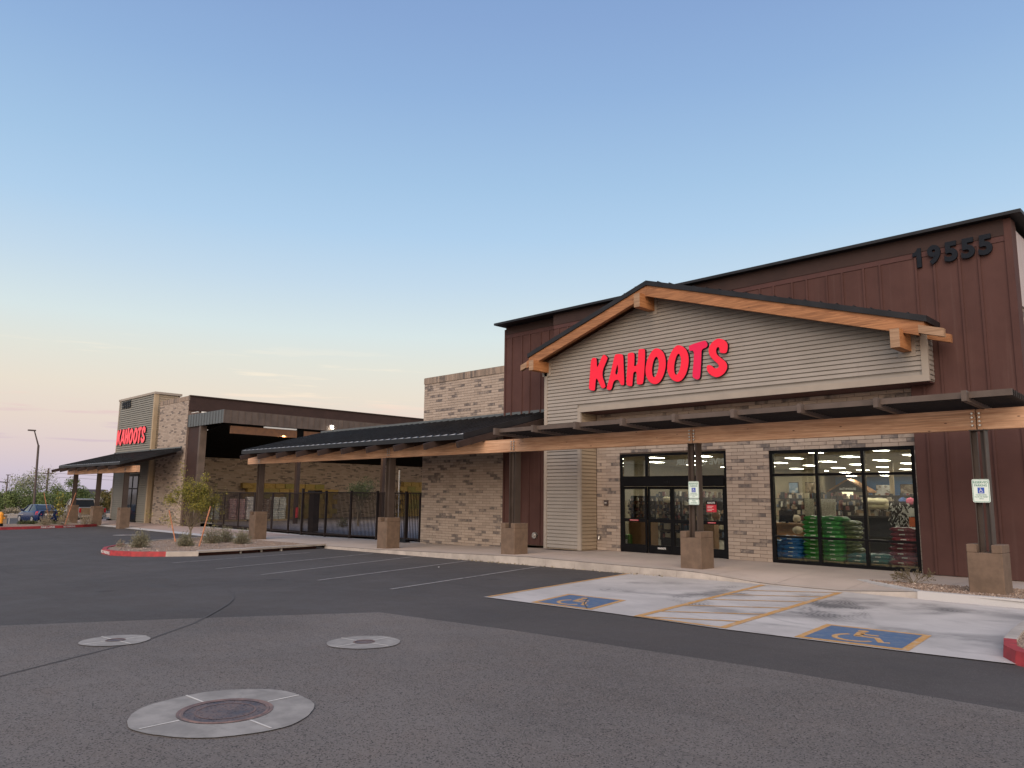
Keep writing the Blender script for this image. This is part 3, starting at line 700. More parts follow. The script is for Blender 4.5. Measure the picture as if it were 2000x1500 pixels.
# storm-drain inlets in the island's long side
mb = MB()
for i in range(3):
    a, b = isl2[i], isl2[i+1]; c, d = inset(isl2, .35)[i+1], inset(isl2, .35)[i]
    mb.hexa([(*a, za(a[0])+.10), (*b, za(b[0])+.10), (*c, za(c[0])+.10), (*d, za(d[0])+.10)], [(*a, za(a[0])+.17), (*b, za(b[0])+.17), (*c, za(c[0])+.17), (*d, za(d[0])+.17)])
mb.build('inlet_cover', 'concrete_kerb', island)
mb = MB(); ii = inset(isl2, .30)
for i in range(3):
    a, b = ii[i], ii[i+1]; mb.quad((*a, za(a[0])-.2), (*b, za(b[0])-.2), (*b, za(b[0])+.1), (*a, za(a[0])+.1))
mb.build('inlet_back', 'burgundy_trim', island)
for k in range(1, 4):
    t = k*.9+.35; a, b = Vector(isl2[0]), Vector(isl2[3]); p = a.lerp(b, t/5.7+.08); MB().box(p.x-.12, p.x-.02, p.y-.02, p.y+.02, za(p.x)-.03, za(p.x)+.10).build('inlet_bar', 'white_paint', island)
def kerb_text(txt, p0, p1, name, parent, z=None):
    """white stencil lettering on a kerb face running from p0 to p1"""
    me = text_mesh(txt, .12, 0, .004, 'white'); u = Vector((p1[0]-p0[0], p1[1]-p0[1], 0)); L = u.length; u /= L; nrm_ = Vector((u.y, -u.x, 0))
    z0 = za((p0[0]+p1[0])/2)
    M4 = Matrix(((u.x, 0, nrm_.x, p0[0]+nrm_.x*.012), (u.y, 0, nrm_.y, p0[1]+nrm_.y*.012), (0, 1, 0, z0), (0, 0, 0, 1)))
    fit_mesh(me, 0, L, .02, .125, M4); return link(name, me, parent)
kerb_text('FIRE LANE', isl2[8], isl2[9], 'lettering', island)
kerb_text('NO PARKING', isl2[9], isl2[10], 'lettering', island)
# fire-lane bed at the far left
fl = [(-53.6, 2.5), (-53.7, 8.0), (-54.0, 11.1), (-54.6, 12.9), (-55.3, 14.7), (-56.2, 16.2), (-57.4, 17.4), (-62.0, 17.3), (-62.5, 12.6), (-64.0, 2.5)]
fire = kerbed('fire_lane_bed', fl, {0, 1, 2, 3, 4, 5}, w=.16, edges={0, 1, 2, 3, 4, 5})
# the lettering runs along the stones facing the drive, read from left to right
def kt2(txt, a, b): kerb_text(txt, a, b, 'lettering', fire)
kt2('FIRE LANE', (-54.81, 13.4), (-55.12, 14.25)); kt2('NO PARKING', (-55.36, 14.8), (-55.86, 15.62))
# ------------------------------------------------------------------ the store
store = thing('store_building', 'large burgundy and brick pet store building with gabled siding front and lit windows', 'building', (-12, 30, 0))
def part(mb, name, mat, parent=store, label=None, **k):
    o = mb.build(name, mat, parent, **k)
    if label: o['label'] = label
    return o
YW = 20.8
# shell: walls as separate slabs, leaving the openings free
XL, XR = -21.2, -3.88
m = MB()
m.box(-16.62, XR, 20.83, 21.0, 3.22, 8.33); m.box(-16.62, -15.64, 20.83, 21.0, 0, 3.22); m.box(-11.68, -10.31, 20.83, 21.0, 0, 3.22); m.box(-6.42, XR, 20.83, 21.0, 0, 3.22); m.box(XL, -16.62, 20.83, 21.0, 0, 8.33)
part(m, 'front_wall', 'mortar')
m = MB(); m.box(XR-.2, XR-.02, 21.0, 52, 0, 8.2); m.box(XL+.02, XL+.2, 21.0, 52, 0, 8.2); m.box(XL+.2, XR-.2, 51.8, 52, 0, 8.2); part(m, 'side_wall', 'store_wall')
# burgundy boards: right of the brick bay, above the gable, left strip
YB = 20.45
def boards(x0, x1, z0, z1, pitch=(.56, .42), ph=0, YW=YB):
    x = x1; k = ph
    while x > x0+.02:
        a = max(x0, x-pitch[k % 2]); MBo = MB().box(a, x, YW-.012, YW+.03, z0, z1, 0, ('k',)); part(MBo, 'board', 'burgundy_board'); 
        if a > x0+.02: part(MB().box(a-.026, a+.026, YW-.050, YW-.010, z0, z1-.002, 0, ('k',)), 'batten', 'burgundy_board')
        x = a; k += 1
boards(-6.28, XR-.13, 0.02, 7.87); boards(-21.14, -18.3, 0.02, 7.97, YW=20.8)
boards(-18.3, -6.28, 4.72, 7.87)
part(MB().box(-18.3, XR-.02, 20.48, 20.83, 4.74, 8.4), 'upper_wall', 'mortar'); part(MB().box(-6.28, XR-.02, 20.48, 20.83, 0, 4.738), 'end_wall', 'mortar')
part(MB().box(XR-.13, XR+.02, YB-.05, 20.86, 0, 8.40), 'corner_trim', 'burgundy_board')
part(MB().box(XL-.02, XL+.06, YW-.05, YW+.03, 0, 8.33), 'corner_trim', 'burgundy_board')
part(MB().box(XL+.06, -18.3, YW-.03, YW+.03, 7.97, 8.12), 'frieze_board', 'burgundy_trim'); part(MB().box(XL+.06, -18.3, YW-.045, YW+.03, 8.12, 8.42), 'frieze_board', 'bronze_and_shade')  # upper strip darkened in colour for the roof overhang's shade
part(MB().box(-18.3, XR-.13, YB-.03, YB+.03, 7.87, 8.01), 'frieze_board', 'burgundy_trim'); part(MB().box(-18.3, XR-.13, YB-.045, YB+.03, 8.01, 8.42), 'frieze_board', 'bronze_and_shade')  # overhang shade put into the upper strip's dark colour
# side elevation: pale boards over brick
y = 20.88
while y < 34:
    part(MB().box(XR-.02, XR+.02, y, y+.28, 6.35, 8.2), 'pale_board', 'pale_board'); y += .30
m = MB(); brick_wall(store, 'y', XR-.02, 20.93, 30, 0, 6.3, depth=.03)
# roof
m = MB(); m.hexa([(-21.25, 20.18, 8.42), (-3.60, 20.18, 8.42), (-3.62, 53, 8.42), (-21.35, 53, 8.42)], [(-21.25, 20.18, 8.50), (-3.60, 20.18, 8.50), (-3.62, 53, 8.9), (-21.35, 53, 8.9)]); part(m, 'roof', 'black_roof_metal')
# brick bay between the portal leg and the boards (about 300 bricks singly, the rest joined)
HOLES = [(-15.64, -11.68, 0, 3.22), (-10.31, -6.42, 0, 3.15)]
brick_wall(store, 'x', 20.83, -16.62, -6.39, 0, 4.72, HOLES, 300, lambda b: ((b[3] > 3.75)*3.5 + abs(b[2]-1.6)*.15 - .30*b[0]*-1 + 0))
# left brick tower with soldier course
m = MB(); m.box(-26.32, XL, 20.86, 26, -.6, 6.9); part(m, 'tower_wall', 'mortar')
brick_wall(store, 'x', 20.86, -26.32, XL-.02, -.315, 6.62)
brick_wall(store, 'y', -26.32, 20.84, 26, -.315, 6.62, depth=-.03)
x = -26.34
while x < XL-.05:
    part(MB().box(x+.006, x+.112, 20.80, 20.9, 6.625, 6.90), 'brick', 'cap_brick'); x += .118
part(MB().box(-26.36, XL, 20.9, 26.0, 6.9, 6.93), 'coping', 'bronze_metal')
# siding portal: leg, header with gable
def slat(x0, x1, z0, z1, y, mat='siding_taupe', parent=store, x0t=None, x1t=None, name='siding_slat'):
    """one lapped course: leans out to the bottom, with a dark recess under it"""
    x0t = x0 if x0t is None else x0t; x1t = x1 if x1t is None else x1t; h = z1-z0; a = .24
    xa, xb = x0+(x0t-x0)*a, x1+(x1t-x1)*a
    mb = MB(); mb.quad((xa, y-.040, z0+h*a), (xb, y-.040, z0+h*a), (x1t, y-.026, z1), (x0t, y-.026, z1)); mb.quad((x0, y, z0), (x1, y, z0), (xb, y, z0+h*a), (xa, y, z0+h*a)); mb.quad((xa, y-.040, z0+h*a), (xa, y, z0+h*a), (xb, y, z0+h*a), (xb, y-.040, z0+h*a))
    mb.quad((x0t, y-.026, z1), (x1t, y-.026, z1), (x1t, y, z1), (x0t, y, z1))
    return mb.build(name, mat, parent, fix=False)
PY = 20.0; CP = .122
RX, RZ = -13.5, 8.16          # gable apex of the siding field
def gx(z, left): return RX - (RZ-z)/.332 if left else RX + (RZ-z)/.305
m = MB(); m.box(-18.30, -16.66, PY+.01, 20.82, 0, 4.68); part(m, 'portal_leg', 'siding_sidelit')
m = MB(); m.prism([(-18.30, 4.66), (-5.73, 4.66), (-5.73, 5.78), (RX, RZ), (-18.30, 6.56)], (0, PY+.01, 0), (1, 0, 0), (0, 0, 1), (0, .81, 0)); part(m, 'portal_header', 'siding_taupe')
z = .02
while z < 4.78: slat(-18.19, -16.78, z, z+CP, PY); z += CP
z0 = z
while z < RZ-.05:
    zt = min(z+CP, RZ-.02); l0, r0 = max(-18.19, gx(z, 1)), min(-5.86, gx(z, 0)); l1, r1 = max(-18.19, gx(zt, 1)), min(-5.86, gx(zt, 0))
    lo = z
    if z < 4.79: slat(l0, -16.78, z, zt, PY)
    else: slat(l0, r0, z, zt, PY, x0t=l1, x1t=r1)
    z += CP
tr_ = 'taupe_trim'
part(MB().box(-18.32, -18.19, PY-.055, PY+.03, 0, 6.42), 'siding_trim', tr_); part(MB().box(-16.78, -16.64, PY-.055, PY+.03, 0, 4.66), 'siding_trim', tr_)
part(MB().box(-16.782, -5.70, PY-.057, PY+.03, 4.64, 4.80), 'siding_trim', tr_); part(MB().box(-5.86, -5.70, PY-.058, PY+.03, 4.80, 5.80), 'siding_trim', tr_)
z = .02
while z < 4.6:      # return of the leg, side light put into its warmer colour
    part(MB().quad((-16.655, PY+.03, z), (-16.655, 20.80, z), (-16.63, 20.80, z+.035), (-16.63, PY+.03, z+.035)).quad((-16.63, PY+.03, z+.035), (-16.63, 20.80, z+.035), (-16.648, 20.80, z+CP), (-16.648, PY+.03, z+CP)), 'return_slat', 'siding_sidelit', fix=False); z += CP
m = MB(); zz = 4.7
while zz < 5.7: m.box(-5.73, -5.705, PY+.05, 20.38, zz, zz+.07); zz += .122
part(m, 'return_slats', 'siding_taupe')
part(MB().box(-16.64, -5.74, PY+.02, 20.8, 4.62, 4.655), 'header_soffit', 'burgundy_trim')
# ---- gable roof over the portal
gable = thing('gable_roof', 'timber-edged gable roof with black metal top over the entrance siding', 'roof', (RX, 20, 8.5))
S = .332; AX, AZ = -13.5, 8.56
def gz(x): return AZ - (AX-x)*.331 if x < AX else AZ - (x-AX)*.305
for x0, x1, nm in ((-18.66, AX, 0), (AX, -5.52, 1)):
    zz0, zz1 = gz(x0), gz(x1)
    m = MB(); m.hexa([(x0, 19.40, zz0-.15), (x1, 19.40, zz1-.15), (x1, 21.6, zz1-.15), (x0, 21.6, zz0-.15)], [(x0, 19.40, zz0), (x1, 19.40, zz1), (x1, 21.6, zz1), (x0, 21.6, zz0)]); m.build('roof_panel', 'black_roof_metal', gable)
    n = int((x1-x0)/.42)
    for k in range(1, n):
        x = x0+(x1-x0)*k/n; MB().hexa([(x-.012, 19.42, gz(x)-.005), (x+.012, 19.42, gz(x)-.005), (x+.012, 21.6, gz(x)-.005), (x-.012, 21.6, gz(x)-.005)], [(x-.012, 19.42, gz(x)+.03), (x+.012, 19.42, gz(x)+.03), (x+.012, 21.6, gz(x)+.03), (x-.012, 21.6, gz(x)+.03)]).build('seam', 'black_roof_metal', gable)
def slope_board(x0, x1, top, h, y0, y1, name, mat, parent=gable, lab=None):
    m = MB(); m.hexa([(x0, y0, gz(x0)-top-h), (x1, y0, gz(x1)-top-h), (x1, y1, gz(x1)-top-h), (x0, y1, gz(x0)-top-h)], [(x0, y0, gz(x0)-top), (x1, y0, gz(x1)-top), (x1, y1, gz(x1)-top), (x0, y1, gz(x0)-top)])
    o = m.build(name, mat, parent)
    if lab: o['label'] = lab
    return o
slope_board(-18.63, AX-.004, .152, .10, 19.45, 21.5, 'soffit_board', 'timber_orange'); slope_board(AX+.004, -5.60, .152, .10, 19.45, 21.5, 'soffit_board', 'timber_orange')
slope_board(-18.70, AX-.004, .258, .25, 19.41, 19.56, 'barge_beam', 'timber_orange'); slope_board(AX+.004, -5.72, .258, .25, 19.41, 19.56, 'barge_beam', 'timber_orange')
slope_board(-19.02, -18.702, .262, .20, 19.425, 19.555, 'beam_tail', 'timber_grey', lab='weathered end of the barge beam'); slope_board(-5.718, -5.18, .255, .20, 19.41, 19.565, 'beam_tail', 'timber_grey', lab='weathered end of the barge beam')
slope_board(-18.9, AX-.004, .262, .24, 20.05, 20.19, 'wall_rafter', 'timber_orange') if False else None
slope_board(-5.75, -5.19, .31, .20, 19.98, 20.12, 'wall_rafter', 'timber_orange'); None
for x, z1, z0_ in ((-13.67, 8.12, 7.68), (-18.22, 6.53, 6.17), (-6.17, 5.86, 5.40)):
    lb_ = MB().box(x-.11, x+.11, 19.15, 20.02, z0_, z1).build('lookout_beam', 'timber_cross', gable); MB().box(x-.108, x+.108, 19.142, 19.15, z0_+.002, z1-.002).build('end_grain', 'timber_grey', lb_)
    MB().box(x-.20, x+.20, 19.945, 20.0, z0_-.12, z1+.02).build('beam_collar', 'taupe_trim', gable)
# ---- shop front: doors and window
def pane(x0, x1, z0, z1, y, parent): return MB().box(x0, x1, y-.006, y+.006, z0, z1).build('pane', 'glass', parent)
FY = 20.88
def frame(name, bars, y0=FY-.06, y1=FY+.06, parent=store, mat='window_metal'):
    m = MB()
    for i, (x0, x1, z0, z1) in enumerate(bars): e = .0015*(i % 4); m.box(x0, x1, y0-e, y1+e, z0, z1)
    return part(m, name, mat, parent)
wx = [-10.31, -8.95, -7.71, -6.42]; wz = [0.0, .78, 2.46, 3.15]
win = frame('window', [(-10.31, -10.22, .09, 3.06), (-6.51, -6.42, .09, 3.06), (-10.31, -6.42, 0, .09), (-10.31, -6.42, 3.06, 3.15), (-8.99, -8.91, .09, 3.06), (-7.75, -7.67, .09, 3.06), (-10.22, -6.51, .70, .76), (-10.22, -6.51, 2.42, 2.49)])
for i in range(3):
    for j in range(3): pane(wx[i]+.05, wx[i+1]-.05, wz[j]+.04, wz[j+1]-.04, FY, win)
trn = frame('transom_window', [(-15.64, -15.56, 0, 3.20), (-11.76, -11.68, 0, 3.20), (-15.56, -11.76, 3.13, 3.20), (-14.62, -14.53, 2.46, 3.13), (-15.56, -11.76, 2.40, 2.47)])
pane(-15.55, -14.63, 2.48, 3.12, FY, trn); pane(-14.52, -11.77, 2.48, 3.12, FY, trn)
hd = MB().box(-15.56, -11.76, FY-.12, FY+.1, 2.14, 2.40); part(hd, 'door_header', 'window_metal')
for dm in [MB().tube((-13.75, FY-.14, 2.27), (-13.75, FY-.11, 2.27), .04, n=10).box(-13.86, -13.64, FY-.135, FY-.118, 2.24, 2.30)]: part(dm, 'motion_sensor', 'black_plastic')
dxs = [-15.56, -14.585, -13.66, -12.66, -11.76]
for i in range(4):
    a, b = dxs[i]+.004, dxs[i+1]-.004; yy = FY+(.03 if i in (1, 2) else -.03)
    d = frame('door', [(a, a+.065, 0.01, 2.13), (b-.065, b, 0.01, 2.13), (a+.065, b-.065, 2.05, 2.13), (a+.065, b-.065, .99, 1.10), (a+.065, b-.065, .01, .27)], yy-.03, yy+.03)
    pane(a+.06, b-.06, 1.09, 2.06, yy, d); pane(a+.06, b-.06, .26, 1.0, yy, d)
    if i in (0, 3):
        s = MB().box(a+.30, b-.32, yy-.036, yy-.033, 1.025, 1.06).build('sticker', 'red_sticker', d); 
        me = text_mesh('EMERGENCY', .03, 0, 0, 'white'); fit_mesh(me, a+.32, b-.34, 1.032, 1.053, UPR @ Matrix.Translation((0, 0, .0))); me.transform(Matrix.Translation((0, yy-.038, 0))); link('lettering', me, d)
    if i in (1, 2):
        me = text_mesh('KAHOOTS', .1, 0, .004, 'white'); c_ = a+.52 if i == 1 else a+.5; fit_mesh(me, c_-.15, c_+.15, .15, .21, UPR); me.transform(Matrix.Translation((0, yy-.036, 0))); link('lettering', me, d)
    if i == 3:
        MB().box(a+.26, b-.30, yy-.015, yy-.009, 1.36, 1.68).build('hours_sticker', 'red_sticker', d)
        MB().box(a+.26, b-.30, yy-.019, yy-.016, 1.585, 1.70).build('hours_header', 'black_plastic', d)
        me = text_mesh('KAHOOTS', .1, 0, .003, 'white'); fit_mesh(me, a+.30, b-.34, 1.61, 1.67, UPR); me.transform(Matrix.Translation((0, yy-.021, 0))); link('lettering', me, d)
        ln = MB()
        for q, w_ in ((1.53, .2), (1.49, .16), (1.44, .22), (1.40, .15)): ln.box(a+.29, a+.29+w_, yy-.018, yy-.016, q, q+.012)
        ln.build('print_lines', 'white', d)
# reversed lettering seen through the transom glass
me = text_mesh('MVE TO VAIIR', .2, 0, .01, 'white'); fit_mesh(me, -13.50, -11.80, 2.80, 2.99, UPR)
me.transform(Matrix.Translation((-25.30, 0, 0)) @ Matrix.Scale(-1, 4, (1, 0, 0))); me.transform(Matrix.Translation((0, FY+.02, 0))); o = link('lettering', me, trn)
# small things on the wall
t = thing('card_reader', 'small dark intercom plate on the brick left of the doors', 'intercom', (-16.2, 20.78, 1.6))
MB().box(-16.28, -16.12, 20.74, 20.80, 1.50, 1.68).build('plate', 'pole_brown', t); MB().box(-16.24, -16.16, 20.73, 20.74, 1.57, 1.60).build('slot', 'white_paint', t)
t = thing('drain_outlet', 'round silver drain cap low on the burgundy wall left of the siding', 'drain', (-19.5, 20.75, .36))
MB().tube((-19.5, 20.78, .36), (-19.5, 20.70, .36), .13, .11, 16).build('cap', 'steel', t); MB().tube((-19.5, 20.70, .36), (-19.5, 20.66, .36), .055, .05, 12).build('plug', 'steel', t)
t = thing('hose_bib', 'small brass tap low on the brick beside the siding return', 'tap', (-16.48, 20.77, .42)); MB().tube((-16.48, 20.80, .45), (-16.48, 20.72, .45), .04, n=10).tube((-16.48, 20.73, .45), (-16.48, 20.71, .36), .025, n=8).build('spout', 'steel', t)
# ---- lettering
LETTERS = [('K', [[(0.197, 1.094), (0.392, 1.09), (0.445, 1.041), (0.45, 0.662), (0.673, 1.111), (0.777, 1.154), (0.903, 1.035), (0.896, 0.973), (0.634, 0.517), (0.82, 0.083), (0.792, 0.031), (0.699, 0.007), (0.63, 0.046), (0.434, 0.426), (0.387, 0.264), (0.368, 0.001), (0.333, -0.032), (0.192, -0.011), (0.114, 0.053), (0.103, 0.124), (0.159, 0.568)]]), ('A', [[(0.86, 0.011), (0.958, 0.262), (1.098, 0.714), (1.203, 1.073), (1.254, 1.102), (1.471, 1.081), (1.554, 1.029), (1.559, 0.634), (1.584, 0.078), (1.541, 0.036), (1.432, 0.052), (1.362, 0.249), (1.144, 0.23), (1.074, -0.036), (0.989, -0.083), (0.87, -0.031)], [(1.328, 0.77), (1.347, 0.413), (1.196, 0.424), (1.283, 0.693)]]), ('H', [[(1.752, 1.067), (1.931, 1.077), (2.001, 1.019), (1.99, 0.72), (1.963, 0.602), (2.124, 0.637), (2.15, 1.116), (2.205, 1.149), (2.364, 1.136), (2.417, 1.089), (2.385, 0.541), (2.329, 0.032), (2.266, -0.002), (2.123, -0.001), (2.069, 0.044), (2.088, 0.441), (1.947, 0.43), (1.925, 0.271), (1.899, -0.006), (1.85, -0.028), (1.721, 0.003), (1.663, 0.057), (1.676, 0.297), (1.731, 0.777), (1.728, 1.021)]]), ('O', [[(2.8, 1.103), (2.968, 1.055), (3.117, 0.913), (3.186, 0.657), (3.166, 0.401), (3.07, 0.152), (2.931, -0.014), (2.793, -0.058), (2.64, -0.012), (2.503, 0.106), (2.413, 0.326), (2.433, 0.588), (2.515, 0.817), (2.659, 1.01)], [(2.856, 0.833), (2.93, 0.688), (2.92, 0.48), (2.845, 0.254), (2.751, 0.154), (2.675, 0.22), (2.654, 0.405), (2.699, 0.637), (2.779, 0.798)]]), ('O2', [[(3.613, 1.099), (3.801, 1.03), (3.941, 0.884), (4.007, 0.66), (3.986, 0.41), (3.894, 0.143), (3.745, -0.019), (3.614, -0.064), (3.454, -0.015), (3.309, 0.128), (3.225, 0.342), (3.245, 0.598), (3.34, 0.82), (3.478, 1.009)], [(3.665, 0.83), (3.734, 0.694), (3.729, 0.49), (3.665, 0.268), (3.56, 0.145), (3.489, 0.211), (3.469, 0.392), (3.513, 0.618), (3.59, 0.788)]]), ('T', [[(4.017, 1.027), (4.541, 1.101), (4.596, 1.086), (4.662, 0.977), (4.631, 0.882), (4.45, 0.851), (4.44, 0.682), (4.385, 0.016), (4.327, -0.058), (4.229, -0.043), (4.124, 0.03), (4.122, 0.143), (4.175, 0.539), (4.197, 0.851), (4.026, 0.843), (4.015, 0.938)]]), ('S', [[(5.033, 1.105), (5.192, 1.041), (5.308, 0.927), (5.317, 0.791), (5.28, 0.65), (5.232, 0.627), (5.099, 0.648), (5.052, 0.691), (5.051, 0.802), (5.012, 0.851), (4.957, 0.826), (4.927, 0.744), (4.951, 0.618), (5.12, 0.475), (5.249, 0.362), (5.285, 0.236), (5.254, 0.119), (5.131, -0.001), (4.956, -0.063), (4.809, -0.016), (4.676, 0.084), (4.606, 0.215), (4.615, 0.325), (4.67, 0.351), (4.765, 0.32), (4.844, 0.238), (4.924, 0.204), (5.006, 0.232), (5.013, 0.292), (4.956, 0.372), (4.798, 0.514), (4.694, 0.675), (4.685, 0.825), (4.757, 0.965), (4.897, 1.069)]])]
sign = thing('channel_letter_sign', 'large red KAHOOTS letter sign on the taupe gable siding over the entrance', 'sign', (-16.3, 19.86, 5.35), 'red letter signs')
for k, lps in LETTERS:
    lps = [smooth_loop(l, 2) for l in lps]
    # black returns
    me = fill_mesh(lps, (0, .012, 0), (1, 0, 0), (0, 0, 1), (0, .118, 0), 'letter', 'number_black'); lo = link('letter', me, sign); lo.matrix_parent_inverse = Matrix()
    me = fill_mesh(lps, (0, 0, 0), (1, 0, 0), (0, 0, 1), (0, .010, 0), 'face', 'letter_magenta' if k == 'T' else 'letter_red'); link('face', me, lo)
    lo['label'] = {'O2': 'second letter O', 'O': 'first letter O'}.get(k, 'letter '+k)
sign2 = dup(sign, (-64.2, 20.26, 5.42), None, 'smaller red KAHOOTS letter sign on the distant grey siding tower', (1.16, 1, 1.06))
for ch in sign2.children:
    for f in ch.children: f.data = f.data.copy(); f.data.materials[0] = M('letter_pink')
num = thing('address_numbers', 'dark 19555 street number high on the burgundy wall at right', 'number', (-6.02, 20.37, 7.60), 'street numbers')
for xq, d, w_ in ((0, '1', .2), (.35, '9', .30), (.73, '5', .295), (1.10, '5', .295), (1.47, '5', .295)):
    if d == '1': me = fill_mesh([[(.095, 0), (.2, 0), (.2, .5), (.12, .5), (.09, .43), (.0, .39), (.0, .30), (.095, .31)]], (0, 0, 0), (1, 0, 0), (0, 0, 1), (0, .06, 0), 'digit', 'number_black')
    else: me = text_mesh(d, 1, .03, .045, 'number_black'); fit_mesh(me, xq, xq+w_, 0, .5, UPR)
    o = link('digit', me, num); o.matrix_parent_inverse = Matrix(); o['label'] = 'digit '+d
num2 = dup(num, (-63.7, 20.33, 8.22), None, 'small dark 19555 street number at the top of the distant siding tower', (1.1, 1, 1.1))
# ------------------------------------------------------------------ shop interior, seen through the glass
m = MB(); m.box(XL+.2, XR-.2, 20.95, 51.8, -.02, .012); part(m, 'shop_floor', 'store_floor')
m = MB(); m.box(XL+.2, XR-.2, 21.0, 51.8, 3.32, 3.40); part(m, 'shop_ceiling', 'ceiling_tile')
part(MB().box(XL+.2, XR-.2, 51.7, 51.8, 0, 3.32), 'mural_wall', 'mural'); part(MB().box(-26, -25.9, 21, 52, 0, 3.3), 'inner_wall', 'store_wall') if False else None
part(MB().box(XL+.2, XL+.25, 21, 51.7, 0, 3.32), 'inner_wall', 'store_wall'); part(MB().box(XR-.25, XR-.2, 21, 51.7, 0, 3.32), 'inner_wall', 'store_wall')
part(MB().box(XL+.2, -16.0, 38, 38.2, 0, 3.32), 'partition_wall', 'store_wall')
k = 0
first = None
for yy in [24.6+3.05*i for i in range(9)]:
    for xx in [-8.6-2.05*i for i in range(-2, 6)]:
        if xx > XR-.6: continue
        if first is None:
            first = thing('ceiling_light', 'rectangular lit panel in the shop ceiling', 'light', (xx, yy, 3.31), 'ceiling lights inside the shop')
            MB().box(-.26, .26, -.48, .48, -.012, 0.0).build('frame', 'white', first).matrix_parent_inverse = Matrix(); MB().box(-.19, .19, -.37, .37, -.018, -.0125).build('diffuser', 'panel_light', first).matrix_parent_inverse = Matrix()
        else: dup(first, (xx, yy, 3.31))
def bag_mesh(L=.78, W_=.5, H=.13):
    bm = bmesh.new(); nx, ny = 10, 8; top = {}; 
    for sgn in (1, -1):
        for i in range(nx+1):
            for j in range(ny+1):
                u, v = i/nx*2-1, j/ny*2-1; e = (1-abs(u)**6)*(1-abs(v)**6); z = sgn*H*.5*max(0, e)**.36*(1+.10*(1-u*u)*(1-v*v)) + H*.5 + (.012*sin(9*u+3*v) if sgn > 0 else 0)
                x, y = u*L/2*(1-.05*(1-abs(v))*0-.05*v*v), v*W_/2*(1-.06*u*u)
                top[(sgn, i, j)] = top[(1, i, j)] if sgn == -1 and (i in (0, nx) or j in (0, ny)) else bm.verts.new((x, y, z))
        for i in range(nx):
            for j in range(ny): bm.faces.new([top[(sgn, i, j)], top[(sgn, i+1, j)], top[(sgn, i+1, j+1)], top[(sgn, i, j+1)]])
    bmesh.ops.recalc_face_normals(bm, faces=bm.faces); me = bpy.data.meshes.new('bag'); bm.to_mesh(me); bm.free()
    me.polygons.foreach_set('use_smooth', [True]*len(me.polygons)); return me
BAGM = {}
def bags(mat, x, y, z, n, rz, label, group, L=.78, W_=.5, H=.13, cat='bag', sq=.92):
    key = (mat, L, W_, H)
    if key not in BAGM: BAGM[key] = bag_mesh(L, W_, H); BAGM[key].materials.append(M(mat))
    for i in range(n):
        o = link('food_bag', BAGM[key]); o.location = (x+R.uniform(-.055, .055), y+R.uniform(-.05, .03), z+i*H*sq); o.rotation_euler = (R.uniform(-.04, .04), R.uniform(-.05, .05), rz+R.uniform(-.10, .10)); tag(o, label, cat, group)
def pallet(x0, x1, y0, y1, label, z=0, g='pallets under the bags'):
    t = thing('pallet', label, 'pallet', ((x0+x1)/2, (y0+y1)/2, z), g)
    n = 5
    for k in range(n): a = y0+(y1-y0)*k/n; MB().box(x0, x1, a+.01, a+(y1-y0)/n-.03, z+.085, z+.11).build('plank', 'pallet_wood', t)
    for k in range(3): a = x0+(x1-x0-.09)*k/2; MB().box(a, a+.09, y0+.02, y1-.04, z, z+.085).build('stringer', 'pallet_wood', t)
pallet(-10.75, -9.66, 21.25, 22.3, 'pale wooden pallet under the blue bags'); pallet(-9.62, -8.52, 21.25, 22.3, 'pale wooden pallet under the green bags'); pallet(-8.46, -7.36, 21.25, 22.3, 'pale wooden pallet under the teal bags'); pallet(-7.28, -6.2, 21.25, 22.3, 'pale wooden pallet under the maroon bags')
B = lambda c, w: f'{c} plastic pet food bag in the {w} behind the shop window'
bags('bag_blue', -10.55, 21.5, .11, 4, 0, B('blue', 'low left stack'), 'blue food bags', L=.62); bags('bag_blue', -9.98, 21.52, .11, 5, 0, B('blue', 'low right stack'), 'blue food bags in the right stack', L=.66)
bags('bag_green', -9.3, 21.5, .11, 10, 0, B('green', 'tall left stack'), 'green food bags', L=.66); bags('bag_green', -8.78, 21.5, .11, 10, 0, B('green', 'tall middle stack'), 'green food bags in the middle stack', L=.6)
bags('bag_olive', -8.42, 21.75, .11, 9, 1.3, B('olive green', 'stack turned sideways'), 'olive food bags', L=.62, W_=.36)
bags('bag_teal', -8.1, 21.5, .11, 2, 0, B('teal', 'low pile, left half'), 'teal food bags', L=.66); bags('bag_teal', -7.58, 21.52, .11, 2, 0, B('teal', 'low pile, right half'), 'teal food bags in the right pile', L=.62)
bags('bag_maroon', -6.98, 21.5, .11, 8, 0, B('maroon', 'stack beside the right frame'), 'maroon food bags', L=.68); bags('bag_maroon', -6.5, 21.6, .11, 7, .3, B('maroon', 'rear stack in the corner'), 'maroon food bags at the back', L=.6)
